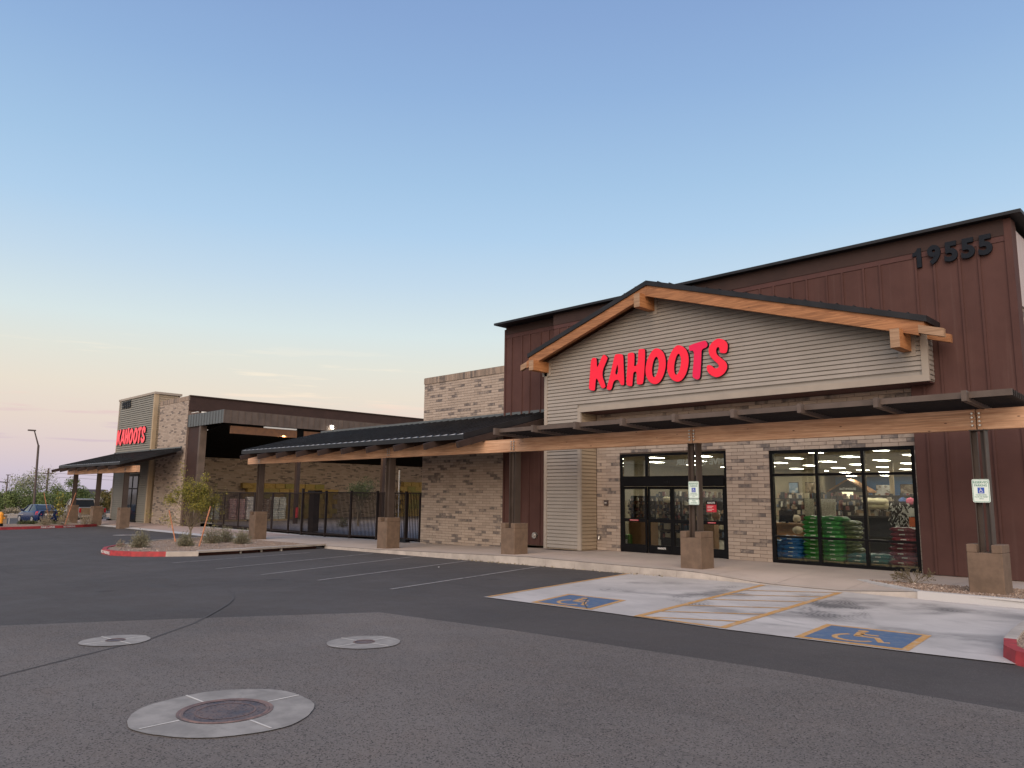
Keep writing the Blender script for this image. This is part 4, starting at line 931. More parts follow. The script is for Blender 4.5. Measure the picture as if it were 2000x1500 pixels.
# counters, racks, displays
def simple(name, label, cat, parts, group=None, loc=None):
    a = parts[0][2]; t = thing(name, label, cat, loc or (a[0], a[2], a[4]), group)
    for pn, mat, *bx in parts:
        m = MB()
        for b_ in bx: m.box(*b_)
        m.build(pn, mat, t)
    return t
simple('sales_counter', 'wooden sales counter with dark monitor inside the left of the window', 'counter', [('cabinet', 'counter_wood', (-12.5, -11.3, 25, 25.7, 0, .92)), ('worktop', 'counter_wood', (-12.55, -11.25, 24.95, 25.75, .93, .98)), ('monitor', 'black_plastic', (-12.2, -11.7, 25.2, 25.25, 1.02, 1.4)), ('stand', 'black_plastic', (-11.98, -11.92, 25.2, 25.3, .98, 1.02))])
for x0, x1, y_, lb in ((-11.2, -10.88, 25.0, 'cream board of small dog silhouettes, left of the pair'), (-10.68, -10.18, 25.0, 'cream board of small dog silhouettes, right of the pair')):
    simple('display_board', lb, 'board', [('panel', 'paw_print_board', (x0, x1, y_, y_+.03, 1.12, 1.80)), ('post', 'shelf_dark', (x0+.05, x0+.09, y_+.035, y_+.07, 0, 1.75))], 'display boards')
t = simple('display_table', 'dark display table heaped with goods behind the window', 'table', [('base', 'shelf_dark', (-9.75, -8.5, 25, 26.2, 0, 1.24)), ('tabletop', 'shelf_dark', (-9.8, -8.45, 24.95, 26.25, 1.245, 1.29))])
def goods(parent, boxes, name='goods', s=(.06, .16), h=(.06, .2), mat='goods'):
    m = MB()
    for x0, x1, y0, y1, z, n in boxes:
        for k in range(n):
            w, d, hh = R.uniform(*s), R.uniform(*s), R.uniform(*h); x, y = R.uniform(x0, x1-w), R.uniform(y0, max(y0, y1-d)); m.box(x, x+w, y, y+d, z+.001*k*.1, z+hh)
    return kind(m.build(name, mat, parent), 'stuff')
goods(t, [(-9.75, -8.5, 25.0, 26.0, 1.29, 90)])
t = thing('goods_rack', 'dense rack of small goods above the green bags', 'rack', (-11, 26, 0)); MB().box(-12.4, -9.8, 26.5, 26.55, 0, 1.8).build('back_panel', 'shelf_dark', t); goods(t, [(-12.4, -9.85, 26.1, 26.45, z_, 34) for z_ in (.9, 1.08, 1.26, 1.44, 1.6)], 'goods', (.04, .11), (.08, .17))
t = thing('goods_rack', 'long rack of hanging packets behind the toy rack', 'rack', (-8, 27.5, 0)); MB().box(-10.4, -7.6, 27.6, 27.65, 0, 1.95).build('back_panel', 'shelf_dark', t); goods(t, [(-10.4, -7.65, 27.25, 27.55, z_, 34) for z_ in (1.2, 1.38, 1.56, 1.72)], 'goods', (.05, .12), (.1, .17))
bags('pet_bed_cream', -9.0, 25.3, 1.50, 2, .1, 'plump cream pet bed piled on the display table', 'cream pet beds', .75, .55, .19, 'pet bed', .75)
# toy rack: hanging black and white toys
t = thing('toy_rack', 'rack of hanging black and white toys above the maroon bags', 'rack', (-8.2, 25, 0)); MB().box(-8.6, -7.85, 25.2, 25.26, 0, 1.75).build('back_panel', 'shelf_dark', t)
for mt, nm in (('toy_black', 'black_toys'), ('toy_white', 'white_toys')):
    m = MB()
    for k in range(170):
        c = Vector((R.uniform(-8.55, -7.9), R.uniform(24.98, 25.18), R.uniform(1.02, 1.66))); a = R.uniform(-.7, .7); L = R.uniform(.02, .055); w = .012
        m.hexa([(c.x-w-sin(a)*L, c.y, c.z-L), (c.x+w-sin(a)*L, c.y, c.z-L), (c.x+w-sin(a)*L, c.y+.02, c.z-L), (c.x-w-sin(a)*L, c.y+.02, c.z-L)], [(c.x-w+sin(a)*L, c.y, c.z+L), (c.x+w+sin(a)*L, c.y, c.z+L), (c.x+w+sin(a)*L, c.y+.02, c.z+L), (c.x-w+sin(a)*L, c.y+.02, c.z+L)])
    kind(m.build(nm, mt, t), 'stuff')
def soft(name, label, cat, mat, c, r, sc=(1, 1, 1), grp=None):
    bm = bmesh.new(); bmesh.ops.create_icosphere(bm, subdivisions=2, radius=r)
    for v in bm.verts: k = 1+.16*mnoise.noise(v.co*9/r*.3+Vector(c)); v.co = Vector((v.co.x*sc[0]*k, v.co.y*sc[1]*k, v.co.z*sc[2]*k))
    me = bpy.data.meshes.new(name); bm.to_mesh(me); bm.free(); me.materials.append(M(mat)); me.polygons.foreach_set('use_smooth', [True]*len(me.polygons)); o = link(name, me); o.location = c; return tag(o, label, cat, grp)
soft('plush_toy', 'round bright pink plush toy at the right edge of the window', 'toy', 'pink_item', (-8.0, 25.3, 1.72), .15); soft('plush_toy', 'blue soft package beside the pink plush toy', 'toy', 'blue_item', (-8.28, 25.5, 1.72), .14, (1, 1, 1.2))
simple('price_card', 'orange price card hanging at the right edge of the window', 'card', [('card', 'orange_item', (-7.95, -7.75, 24.9, 24.92, 1.0, 1.28)), ('card_top', 'white', (-7.93, -7.77, 24.88, 24.895, 1.3, 1.55))])
soft('dried_flowers', 'bunch of pale dried flowers beside the green bags', 'plant', 'beige_item', (-11.28, 24.6, .78), .17, (1, 1, .8)); soft('dried_flowers', 'upper bunch of pale dried flowers beside the green bags', 'plant', 'beige_item', (-11.3, 24.6, 1.15), .13)
# back-of-shop booth and pictures
t = thing('wash_booth', 'small gabled BATHHOUSE booth glowing at the back of the shop', 'booth', (-19.0, 48.5, 0))
MB().box(-19.75, -18.1, 48.6, 49.6, 0, 2.35).build('wall', 'store_wall', t); MB().box(-19.35, -18.65, 48.56, 48.59, 0, 2.3).build('lit_opening', 'booth_light', t)
MB().prism([(-20.1, 2.3), (-17.7, 2.3), (-18.9, 3.0)], (0, 48.45, 0), (1, 0, 0), (0, 0, 1), (0, 1.2, 0)).build('gable', 'shelf_dark', t)
for a, b in (((-20.2, 2.25), (-18.9, 3.02)), ((-18.9, 3.02), (-17.6, 2.25))): MB().hexa([(a[0], 48.35, a[1]), (b[0], 48.35, b[1]), (b[0], 49.7, b[1]), (a[0], 49.7, a[1])], [(a[0], 48.35, a[1]+.09), (b[0], 48.35, b[1]+.09), (b[0], 49.7, b[1]+.09), (a[0], 49.7, a[1]+.09)]).build('roof', 'counter_wood', t)
me = text_mesh('BATHHOUSE', .2, 0, .005, 'white'); fit_mesh(me, -19.4, -18.4, 2.42, 2.56, UPR); me.transform(Matrix.Translation((0, 48.43, 0))); link('lettering', me, t)
for x0, x1, z0_, z1, y_, mt, lb in ((-22.0+.9, -20.6, 2.05, 2.75, 49.0, 'photo_green', 'framed picture of white dogs on green left of the booth'), (-17.4, -16.4, 2.1, 2.72, 49.0, 'photo_grey', 'framed pale picture right of the booth'), (-16.0, -14.9, 2.0, 2.75, 49.0, 'photo_brown', 'framed dark picture furthest right on the back wall'),
        (-17.6, -17.15, 2.0, 2.62, 37.6, 'photo_blue', 'tall blue picture on the partition wall'), (-16.75, -16.2, 2.0, 2.62, 37.6, 'photo_brown', 'tall brown picture on the partition wall')):
    simple('picture', lb, 'picture', [('canvas', mt, (x0, x1, y_, y_+.03, z0_, z1)), ('frame', 'shelf_dark', (x0-.03, x1+.03, y_+.032, y_+.06, z0_-.03, z1+.03))], 'pictures at the back of the shop')
for x_, y_ in ((-11.1, 33.0), (-15.9, 37.0)): tag(MB().tube((x_, y_, 0), (x_, y_, 3.31), .09, n=12).build('column', 'cream_trim'), 'cream round column inside the shop ' + ('right' if x_ > -12 else 'left') + ' of the display boards', 'column')
# gondola shelving
def gondola(x0, x1, y0, lb, hgt=1.45):
    t = thing('shelf_unit', lb, 'shelf', (x0, y0, 0), 'shelf units inside the shop')
    MB().box(x0, x1, y0+.42, y0+.46, 0, hgt).build('back_panel', 'store_wall', t)
    zz = .12; L = []
    while zz < hgt: MB().box(x0, x1, y0, y0+.42, zz-.025, zz).build('shelf', 'shelf_dark', t); L.append((x0, x1, y0+.02, y0+.38, zz, int((x1-x0)*22))); zz += .34
    goods(t, L, 'goods', (.05, .13), (.1, .26))
for i, (x0, x1, y0) in enumerate(((-14.2, -11.5, 29), (-12.2, -9.6, 32), (-15.5, -13, 34.5), (-17.5, -14.8, 44), (-19.8, -16.9, 30), (-18.9, -16.4, 27.5))):
    gondola(x0, x1, y0, ('shelf unit of mixed goods, ' + ['first', 'second', 'third', 'furthest', 'far left', 'left'][i] + ' row beyond the shop front'), 1.85)
# behind the doors
simple('carton', 'tall brown cardboard box just inside the left door', 'box', [('body', 'cardboard', (-17.35, -16.45, 23.6, 24.2, 0, .9)), ('lid', 'cardboard', (-17.37, -16.43, 23.58, 24.22, .905, .93))])
simple('seed_sack', 'small green and white sack against the cardboard box', 'sack', [('body', 'green_item', (-17.5, -17.12, 23.3, 23.5, 0.02, .42)), ('label_panel', 'white', (-17.45, -17.2, 23.285, 23.299, .05, .25))])
t = simple('display_fridge', 'dark display cooler of coloured packets behind the doors', 'cooler', [('cabinet', 'shelf_dark', (-16.4, -14.9, 24.3, 25.0, 0, .32)), ('back_panel', 'shelf_dark', (-16.4, -14.9, 25.02, 25.06, 0, 1.1)), ('shelf', 'shelf_dark', (-16.38, -14.92, 24.3, 25.0, .60, .625), (-16.38, -14.92, 24.35, 25.0, .9, .92))])
goods(t, [(-16.35, -14.95, 24.3, 24.8, .33, 26), (-16.35, -14.95, 24.3, 24.8, .63, 26), (-16.35, -14.95, 24.4, 24.8, .925, 20)], 'packets', (.1, .22), (.14, .24))
for x0, x1, lb in ((-17.9, -16.75, 'wire rack crowded with small pet clothes inside the left door'), (-16.6, -15.6, 'wire rack crowded with small toys inside the middle doors')):
    t = thing('wire_rack', lb, 'rack', (x0, 24, 0), 'wire racks inside the doors'); MB().box(x0, x1, 24.5, 24.54, .95, 1.85).build('back_panel', 'shelf_dark', t); goods(t, [(x0, x1, 24.2, 24.46, z_, 24) for z_ in (1.05, 1.17, 1.29, 1.41, 1.53, 1.65)], 'goods', (.03, .09), (.06, .13))
soft('lampshade', 'cream domed shade standing among the racks behind the doors', 'lampshade', 'pet_bed_cream', (-15.95, 24.1, 1.72), .2, (1, 1, .6))
soft('plush_toy', 'large black plush animal inside the right door', 'toy', 'toy_black', (-13.3, 23.2, 1.55), .17, (1, 1, 1.2)); soft('plush_toy', 'brown plush animal below the black one', 'toy', 'counter_wood', (-13.45, 23.2, 1.2), .15); 
simple('timber_post', 'thick yellowish timber post inside the right door', 'post', [('body', 'counter_wood', (-14.05, -13.65, 23.4, 23.7, 0, .98)), ('cap', 'cream_trim', (-14.3, -14.07, 23.4, 23.6, 0, .95))])
# ------------------------------------------------------------------ columns of the arcade
BEAM0, BEAM1 = 3.19, 3.60
def make_column():
    t = thing('canopy_column', 'x', 'column', (0, 0, 0), 'columns of the covered walk')
    m = MB(); hw = .305; nw = .125; zt = .93; zn = .77
    m.box(-hw, hw, -hw, hw, -.62, zn); m.box(-hw, -nw, -hw, hw, zn, zt); m.box(nw, hw, -hw, hw, zn, zt)
    m.mi = [0]*len(m.mi); o = m.build('pedestal', 'pedestal', t)
    bv = o.modifiers.new('bevel', 'BEVEL'); bv.width = .012; bv.segments = 1; bv.limit_method = 'ANGLE'
    for s in (-1, 1):   # a pair of steel channels back to back with a slot between
        m = MB(); a, b = (.030, .118); x0, x1 = (s*a, s*b) if s > 0 else (s*b, s*a)
        xo0, xo1 = (s*.112, s*.130) if s > 0 else (s*.130, s*.112)
        m.box(x0, x1, -.03, .03, .60, BEAM0+.02); m.box(xo0, xo1, -.13, .13, .60, BEAM0+.004)
        o = m.build('channel', 'column_metal', t)
    MB().box(-.145, .145, -.14, .14, BEAM0-.018, BEAM0-.002).build('cap_plate', 'bronze_metal', t)
    for s in (-1, 1):
        for k in range(4):
            z = BEAM0+.085+k*.08; MB().tube((s*.065, -.128, z), (s*.065, -.150, z), .027, .02, 8).build('bolt', 'steel', t)
    return t
col0 = make_column()
CX = [(-4.17, 'dark slotted steel column on brown pedestal at right, carrying the larger parking sign'), (-10.72, 'dark slotted steel column on brown pedestal in front of the doors'), (-17.33, 'dark slotted steel column on brown pedestal in front of the burgundy strip'), (-24.05, 'dark slotted steel column on brown pedestal in front of the fence, beside the brick tower'), (-34.5, 'dark slotted steel column on brown pedestal at the far end of the black canopy')]
CY = 17.5
for i, (x, lb) in enumerate(CX):
    if i == 0: col0.location = (x, CY, 0); col0['label'] = lb
    else: dup(col0, (x, CY, 0), None, lb)
for x, lb in ((-63.5, 'far column under the distant canopy, leftmost of three'), (-58.15, 'far column under the distant canopy, middle of three'), (-52.75, 'far column under the distant canopy, nearest the glass door')): dup(col0, (x, CY, -.13), None, lb)
# ------------------------------------------------------------------ pergola over the entrance
perg = thing('pergola', 'entrance pergola of brown metal louvres on a long glued timber beam', 'pergola', (-10, 17.5, 3.6))
def beams(parent, cuts, z0, z1, y0=17.40, y1=17.60):
    for a, b in zip(cuts, cuts[1:]): MB().box(a+.012, b-.012, y0, y1, z0, z1).build('beam', 'timber', parent)
beams(perg, [-17.33, -10.72, -4.17, 1.5], BEAM0, BEAM1)
for i in range(9):
    x = -16.94+1.611*i; m = MB(); JS = lambda y, z: z-(y-16.17)*.03; m.hexa([(x-.045, 16.17, 3.645), (x+.045, 16.17, 3.645), (x+.045, 18.8, JS(18.8, 3.645)), (x-.045, 18.8, JS(18.8, 3.645))], [(x-.045, 16.17, 3.845), (x+.045, 16.17, 3.845), (x+.045, 18.8, JS(18.8, 3.845)), (x-.045, 18.8, JS(18.8, 3.845))]); m.build('joist', 'bronze_metal', perg)
y = 16.34; k = 0
while y < 18.75:
    z = 3.843-(y-16.17)*.03; MB().box(-16.9+.002*(k % 3), -3.30+.002*(k % 3), y, y+.035, z-.125, z-.004).build('louvre', 'bronze_metal' if k == 0 else 'louvre_shade', perg); y += .148; k += 1  # louvres behind the first coloured dark for the shade among them
# ------------------------------------------------------------------ black metal canopy over the walk
def canopy(name, label, x0, x1, ye, yt, ze, zt, parent_group=None, pitch=.41, raf=None, tail=.42):
    t = thing(name, label, 'canopy', ((x0+x1)/2, ye, ze)); s = (zt-ze)/(yt-ye); Z = lambda y: ze+(y-ye)*s
    n = int(round((x1-x0)/pitch))
    for k in range(n):
        a, b = x0+(x1-x0)*k/n, x0+(x1-x0)*(k+1)/n
        m = MB(); m.hexa([(a, ye, Z(ye)-.05), (b, ye, Z(ye)-.05), (b, yt, Z(yt)-.05), (a, yt, Z(yt)-.05)], [(a, ye, Z(ye)), (b, ye, Z(ye)), (b, yt, Z(yt)), (a, yt, Z(yt))])
        m.hexa([(b-.03, ye+.02, Z(ye)-.01), (b, ye+.02, Z(ye)-.01), (b, yt, Z(yt)-.01), (b-.03, yt, Z(yt)-.01)], [(b-.03, ye+.06, Z(ye)+.055), (b, ye+.06, Z(ye)+.055), (b, yt, Z(yt)+.05), (b-.03, yt, Z(yt)+.05)]); m.build('roof_panel', 'black_roof_metal', t)
        MB().quad((a+.03, ye-.004, Z(ye)+.003), (b-.04, ye-.004, Z(ye)+.003), (b-.04, ye+.03, Z(ye)+.045), (a+.22, ye+.03, Z(ye)+.02)).build('panel_hem', 'hem_glint', t)  # eave lip coloured pale as a sky reflection
    m = MB(); m.hexa([(x0-.02, ye-.02, Z(ye)-.16), (x1+.02, ye-.02, Z(ye)-.16), (x1+.02, ye+.02, Z(ye)-.16), (x0-.02, ye+.02, Z(ye)-.16)], [(x0-.02, ye-.02, Z(ye)-.004), (x1+.02, ye-.02, Z(ye)-.004), (x1+.02, ye+.02, Z(ye)+.004), (x0-.02, ye+.02, Z(ye)+.004)]); m.build('fascia', 'black_roof_metal', t)
    for xx in (x0-.025, x1-.015):
        m = MB(); m.hexa([(xx, ye, Z(ye)-.16), (xx+.04, ye, Z(ye)-.16), (xx+.04, yt, Z(yt)-.16), (xx, yt, Z(yt)-.16)], [(xx, ye, Z(ye)+.05), (xx+.04, ye, Z(ye)+.05), (xx+.04, yt, Z(yt)+.05), (xx, yt, Z(yt)+.05)]); m.build('rake_trim', 'black_roof_metal', t)
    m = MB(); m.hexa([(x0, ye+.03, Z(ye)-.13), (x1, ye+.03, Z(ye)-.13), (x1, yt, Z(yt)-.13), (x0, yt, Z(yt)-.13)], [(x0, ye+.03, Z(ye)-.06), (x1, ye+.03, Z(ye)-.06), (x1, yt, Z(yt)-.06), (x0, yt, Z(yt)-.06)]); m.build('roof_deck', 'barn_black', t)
    m = MB(); m.hexa([(x0, yt-.02, Z(yt)-.1), (x1, yt-.02, Z(yt)-.1), (x1, yt+.03, Z(yt)-.1), (x0, yt+.03, Z(yt)-.1)], [(x0, yt-.02, Z(yt)+.12), (x1, yt-.02, Z(yt)+.12), (x1, yt+.03, Z(yt)+.12), (x0, yt+.03, Z(yt)+.12)]); m.build('ridge_flashing', 'slate_metal', t)
    for x in raf:
        y0 = ye-tail; m = MB(); m.hexa([(x-.055, y0+.05, Z(y0)-.37), (x+.055, y0+.05, Z(y0)-.37), (x+.055, yt, Z(yt)-.37), (x-.055, yt, Z(yt)-.37)], [(x-.055, y0, Z(y0)-.165), (x+.055, y0, Z(y0)-.165), (x+.055, yt, Z(yt)-.165), (x-.055, yt, Z(yt)-.165)]); m.build('rafter', 'bronze_dark', t)
    return t
can = canopy('walk_canopy', 'long black standing-seam canopy with timber beam left of the entrance pergola', -34.75, -18.85, 16.6, 20.8, 3.78, 4.88, None, .41, [-34.05+1.705*i for i in range(10)])
beams(can, [-35.75, -24.05, -17.33], BEAM0, BEAM1)
can2 = canopy('walk_canopy', 'distant short black canopy with timber beam under the far siding tower', -64.6, -51.5, 16.6, 20.36, 3.66, 4.72, None, .41, [-64.9+2.1*i for i in range(7)])
beams(can2, [-65.4, -58.15, -50.8], 3.05, 3.46)
# ------------------------------------------------------------------ signs on the columns
def parking_sign(x, ztop, w, h, label, van=False):
    y = 17.5-.16; t = thing('parking_sign', label, 'sign', (x, y, ztop-h), 'reserved parking signs')
    def plate(x0, x1, z0, z1, r=.03):
        pts = []
        for cx, cz, a0 in ((x1-r, z1-r, 0), (x0+r, z1-r, 90), (x0+r, z0+r, 180), (x1-r, z0+r, 270)):
            for k in range(4): a = radians(a0+30*k); pts.append((cx+r*cos(a), cz+r*sin(a)))
        return pts
    def sgn(x0, x1, z0, z1):
        MB().prism(plate(x0, x1, z0, z1), (0, y, 0), (1, 0, 0), (0, 0, 1), (0, .006, 0)).build('plate', 'sign_white', t)
        o = plate(x0+.010, x1-.010, z0+.010, z1-.010, .024); i = plate(x0+.018, x1-.018, z0+.018, z1-.018, .018); m = MB()
        for k in range(len(o)): j = (k+1) % len(o); m.quad((o[k][0], y-.0012, o[k][1]), (o[j][0], y-.0012, o[j][1]), (i[j][0], y-.0012, i[j][1]), (i[k][0], y-.0012, i[k][1]))
        m.build('border', 'sign_green', t)
    x0, x1 = x-w/2, x+w/2; z1 = ztop; z0 = ztop-h; sgn(x0, x1, z0, z1)
    def line(s, zc, hh, ww, mt='sign_green'):
        me = text_mesh(s, .1, 0, .002, mt); fit_mesh(me, x-ww/2, x+ww/2, zc-hh/2, zc+hh/2, UPR); me.transform(Matrix.Translation((0, y-.002, 0))); link('lettering', me, t)
    line('RESERVED', z1-.062, .045, w*.84); line('PARKING', z1-.122, .045, w*.72)
    b = w*.38; zc = z1-.165-b/2
    MB().box(x-b/2, x+b/2, y-.003, y-.001, zc-b/2, zc+b/2).build('symbol_field', 'sign_blue', t)
    m = MB()
    for p in isa_polys(): m.poly(*[(x-b/2+b*(.08+.84*a), y-.005, zc-b/2+b*(.05+.9*c)) for a, c in p])
    m.build('wheelchair_symbol', 'white', t)
    zz = zc-b/2-.03
    line('HANDICAPPED', zz, .022, w*.62); line('PLATE OR PERMIT', zz-.038, .022, w*.78); line('ONLY', zz-.074, .022, w*.25)
    if van:
        sgn(x0, x1, z0-.16, z0-.012); line('VAN', z0-.06, .035, w*.32); line('ACCESSIBLE', z0-.11, .028, w*.65)
parking_sign(-4.17, 2.20, .305, .457, 'larger green and white reserved parking sign on the right column'); parking_sign(-10.68, 2.20, .305, .44, 'reserved parking sign with a small van plate below on the middle column', True)
# ------------------------------------------------------------------ fence and sliding gate
def fence(name, label, x0, x1, y, posts, z1=1.90, dense=.118, cat='fence', rails=(.0, .0)):
    t = thing(name, label, cat, ((x0+x1)/2, y, zf((x0+x1)/2)))
    B0 = lambda x: zf(x)+.09
    for p, hh, w in posts: MB().box(p-w, p+w, y-w, y+w, zf(p)-.02, z1+hh).build('post', 'fence_metal', t)
    def rail(z0f, z1f): m = MB(); m.hexa([(x0, y-.025, z0f(x0)), (x1, y-.025, z0f(x1)), (x1, y+.025, z0f(x1)), (x0, y+.025, z0f(x0))], [(x0, y-.025, z1f(x0)), (x1, y-.025, z1f(x1)), (x1, y+.025, z1f(x1)), (x0, y+.025, z1f(x0))]); m.build('rail', 'fence_metal', t)
    rail(lambda x: B0(x), lambda x: B0(x)+.055); rail(lambda x: z1-.055, lambda x: z1)
    n = int((x1-x0)/dense); cache = {}
    for i in range(1, n):
        x = x0+(x1-x0)*i/n; h = round(z1-.05-B0(x)-.05, 1)+.06
        if h not in cache: cache[h] = MB().box(-.014, .014, -.014, .014, -h, 0, 0, ('t', 'b')).mesh('picket', 'fence_metal')
        o = link('picket', cache[h], t); o.location = (x, y, z1-.05)
    return t
fence('slide_gate', 'dark metal picket gate, left half of the yard fence, in front of the bags', -48.3, -37.2, 21.42, [(-48.3, .02, .04), (-46.8, -.02, .035), (-44.8, -.02, .035), (-42.75, .0, .06), (-40.6, -.02, .035), (-38.75, -.02, .035)], 1.86, .118, 'gate')
fence('picket_fence', 'dark metal picket fence, right half of the yard enclosure beside the brick tower', -37.1, -26.6, 21.3, [(-37.1, .18, .06), (-34.76, .07, .05), (-32.45, .07, .05), (-30.24, .07, .05), (-29.55, .02, .05), (-28.0, .05, .055), (-27.0, .0, .04)], 1.90, .112)
t = thing('gate_guide', 'dark box post of the gate operator beside the tall fence post', 'post', (-36.4, 21.5, 0)); MB().box(-36.75, -36.2, 21.46, 21.8, -.4, 1.8).build('cabinet', 'fence_metal', t); MB().box(-36.8, -36.1, 21.4, 21.85, 1.81, 1.98).build('top_bracket', 'black_plastic', t)
o = MB().hexa([(-27.45, 20.55, -.28), (-26.95, 20.5, -.28), (-26.95, 20.78, -.28), (-27.45, 20.8, -.28)], [(-27.4, 20.58, -.13), (-27.0, 20.55, -.13), (-27.0, 20.75, -.13), (-27.4, 20.75, -.13)]).build('rodent_bait_box', 'black_plastic'); tag(o, 'black plastic box on the pavement at the foot of the brick tower', 'box')
o = dup(o, label='black plastic box on the pavement at the foot of the far siding tower'); o.location = (-36.9, -.45, -.12)
# ------------------------------------------------------------------ feed barn behind the fence
barn = thing('feed_barn', 'long low feed barn with dark canopy and tan brick wall behind the fence', 'building', (-51, 30, 0))
def bpart(mb, name, mat, **k): return mb.build(name, mat, barn, **k)
bpart(MB().box(-57.3, -57.05, 21.4, 57, -.6, 6.5), 'back_wall', 'mortar'); bpart(MB().box(-57.3, -51.45, 56.8, 57, -.6, 6.5), 'end_wall', 'mortar')
brick_wall(barn, 'x', 20.62, -56.42, -51.42, -.42, 7.95)
bpart(MB().box(-56.42, -51.42, 20.61, 21.5, -.6, 8.0), 'front_wall', 'mortar')
x = -56.4
while x < -51.45: bpart(MB().box(x+.008, x+.14, 20.57, 20.66, 7.96, 8.27), 'brick', 'cap_brick'); x += .15
brick_wall(barn, 'y', -57.05, 22.2, 56.8, -.3, 4.53, depth=.03)
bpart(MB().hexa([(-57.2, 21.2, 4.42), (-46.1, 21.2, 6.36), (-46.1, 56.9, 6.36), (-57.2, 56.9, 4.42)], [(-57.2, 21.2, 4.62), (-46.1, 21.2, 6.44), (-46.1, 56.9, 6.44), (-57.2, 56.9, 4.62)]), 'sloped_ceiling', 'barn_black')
bpart(MB().box(-51.46, -51.30, 20.62, 48, 7.28, 8.24), 'parapet_panel', 'bronze_and_shade'); bpart(MB().box(-51.52, -51.22, 20.60, 48, 8.24, 8.31), 'coping', 'bronze_dark')
# canopy: flat roof with a skirt of standing-seam panels
bpart(MB().box(-51.3, -46.0, 20.72, 47, 6.72, 6.88), 'canopy_roof', 'black_roof_metal'); bpart(MB().box(-57.2, -51.5, 21.5, 57, 6.55, 6.7), 'roof', 'black_roof_metal')
k = 0; x = -51.28
while x < -46.0: bpart(MB().box(x+.012, min(x+.40, -45.95)-.012, 20.60, 20.70, 6.13, 6.95).box(x-.012, x+.012, 20.57, 20.70, 6.13, 6.95), 'skirt_panel', 'slate_metal'); x += .42
y = 20.62
while y < 47: bpart(MB().box(-45.98, -45.90, y+.012, y+.45-.012, 6.12, 6.93).box(-45.98, -45.865, y-.014, y+.014, 6.12, 6.93), 'skirt_panel', 'bronze_metal'); y += .45
bpart(MB().box(-51.0, -50.0, 20.66, 20.74, 7.06, 7.10), 'sky_gap_strip', 'sky_gap_strip')  # pale strip painted in for the line of sky over the canopy
bpart(MB().box(-51.36, -49.55, 20.70, 21.0, -.6, 6.12), 'front_panel', 'bronze_and_shade'); bpart(MB().box(-49.55, -49.3, 20.64, 21.06, -.6, 6.12), 'front_post', 'bronze_metal')
for y0, y1 in ((21.2, 25.75), (26.25, 32.7), (33.15, 40)): bpart(MB().box(-46.25, -46.05, y0, y1, 5.50, 5.98), 'beam', 'shaded_timber')  # beam colour darkened for the shade under the canopy
for y in (26.0, 32.9, 40.2, 47.0):
    bpart(MB().box(-46.28, -46.02, y-.22, y+.22, 5.4, 6.13), 'beam_plate', 'barn_black'); bpart(MB().box(-46.27, -46.03, y-.13, y+.13, -.5, 5.5), 'post', 'bronze_dark')
for y0 in (23.5, 30.5, 36):
    tag(MB().box(-46.35, -46.15, y0, y0+2.6, 6.02, 6.10).build('tube_lamp', 'tube_light'), {23.5: 'long white tube lamp nearest under the barn canopy edge', 30.5: 'second long tube lamp under the barn canopy edge', 36: 'furthest long tube lamp under the barn canopy edge'}[y0], 'lamp', 'tube lamps under the barn canopy')
    al = bpy.data.lights.new('tube_lamp_light', 'AREA'); al.shape = 'RECTANGLE'; al.size = 2.5; al.size_y = .18; al.energy = 150; al.color = (1, .70, .38); ao = bpy.data.objects.new('tube_lamp_light', al); COL.objects.link(ao); ao.location = (-46.4, y0+1.3, 6.0); ao.rotation_euler = Vector((.75, 0, .62)).to_track_quat('Z', 'X').to_euler()
t = thing('wall_light', 'glowing floodlight fixed to the edge of the barn canopy', 'light', (-45.8, 28.2, 6.35)); MB().box(-45.9, -45.74, 28.08, 28.36, 6.36, 6.52).build('housing', 'white', t); MB().tube((-45.7, 28.22, 6.37), (-45.7, 28.22, 6.27), .07, .10, 10).build('bulb', 'lamp_light', t)
t = thing('downpipe', 'thin grey pipe beside the far barn post', 'pipe', (-45.6, 33.9, 0)); MB().tube((-45.6, 33.95, -.4), (-45.6, 33.95, 3.6), .05, n=8).build('pipe', 'steel', t)
g = MB(); g.quad((-57.2, 21.45, -.26), (-52, 21.45, -.16), (-52, 60, 0.), (-57.2, 60, .02)); g.quad((-52, 21.45, -.16), (-26.4, 21.45, -.2), (-26.4, 60, -.05), (-52, 60, 0.)); kind(g.build('yard_floor', 'barn_floor'), 'structure')
# hay bales against the brick wall
HM = {}
def bale(x, y, z, L, W_=.46, H=.40):
    key = (round(L, 1),)
    if key not in HM:
        bm = bmesh.new(); bmesh.ops.create_cube(bm, size=1); bmesh.ops.subdivide_edges(bm, edges=bm.edges, cuts=2, use_grid_fill=True)
        for v in bm.verts: q = Vector((v.co.x*W_, v.co.y*L, v.co.z*H)); v.co = q*(1-.05*(q.length/L)) + Vector((R.gauss(0, .012), R.gauss(0, .012), R.gauss(0, .012)))
        me = bpy.data.meshes.new('hay_bale'); bm.to_mesh(me); bm.free(); me.materials.append(M('hay')); HM[key] = me
    o = link('hay_bale', HM[key]); o.location = (x, y, z); o.rotation_euler = (0, 0, R.uniform(-.03, .03)+(pi if R.random() < .5 else 0)); return o
def hay(y0, y1, zmaxf, lb, g_, L=.9):
    row = 0; z = .0
    while z < 3.1:
        y = y0 + (L/2 if row % 2 else 0)
        while y < y1-L/2:
            if z+.2 < zmaxf(y): tag(bale(-56.72+R.uniform(-.05, .05), y+L/2, z, L-.03), lb, 'hay bale', g_)
            y += L
        z += .40; row += 1
hay(27.2, 35.6, lambda y: 2.9 if y < 34 else 2.4, 'yellow-green hay bale in the long stack against the barn wall', 'hay bales in the long stack'); hay(42.2, 48.0, lambda y: 3.1, 'yellow hay bale in the short stack at the far end of the barn wall', 'hay bales in the short stack')
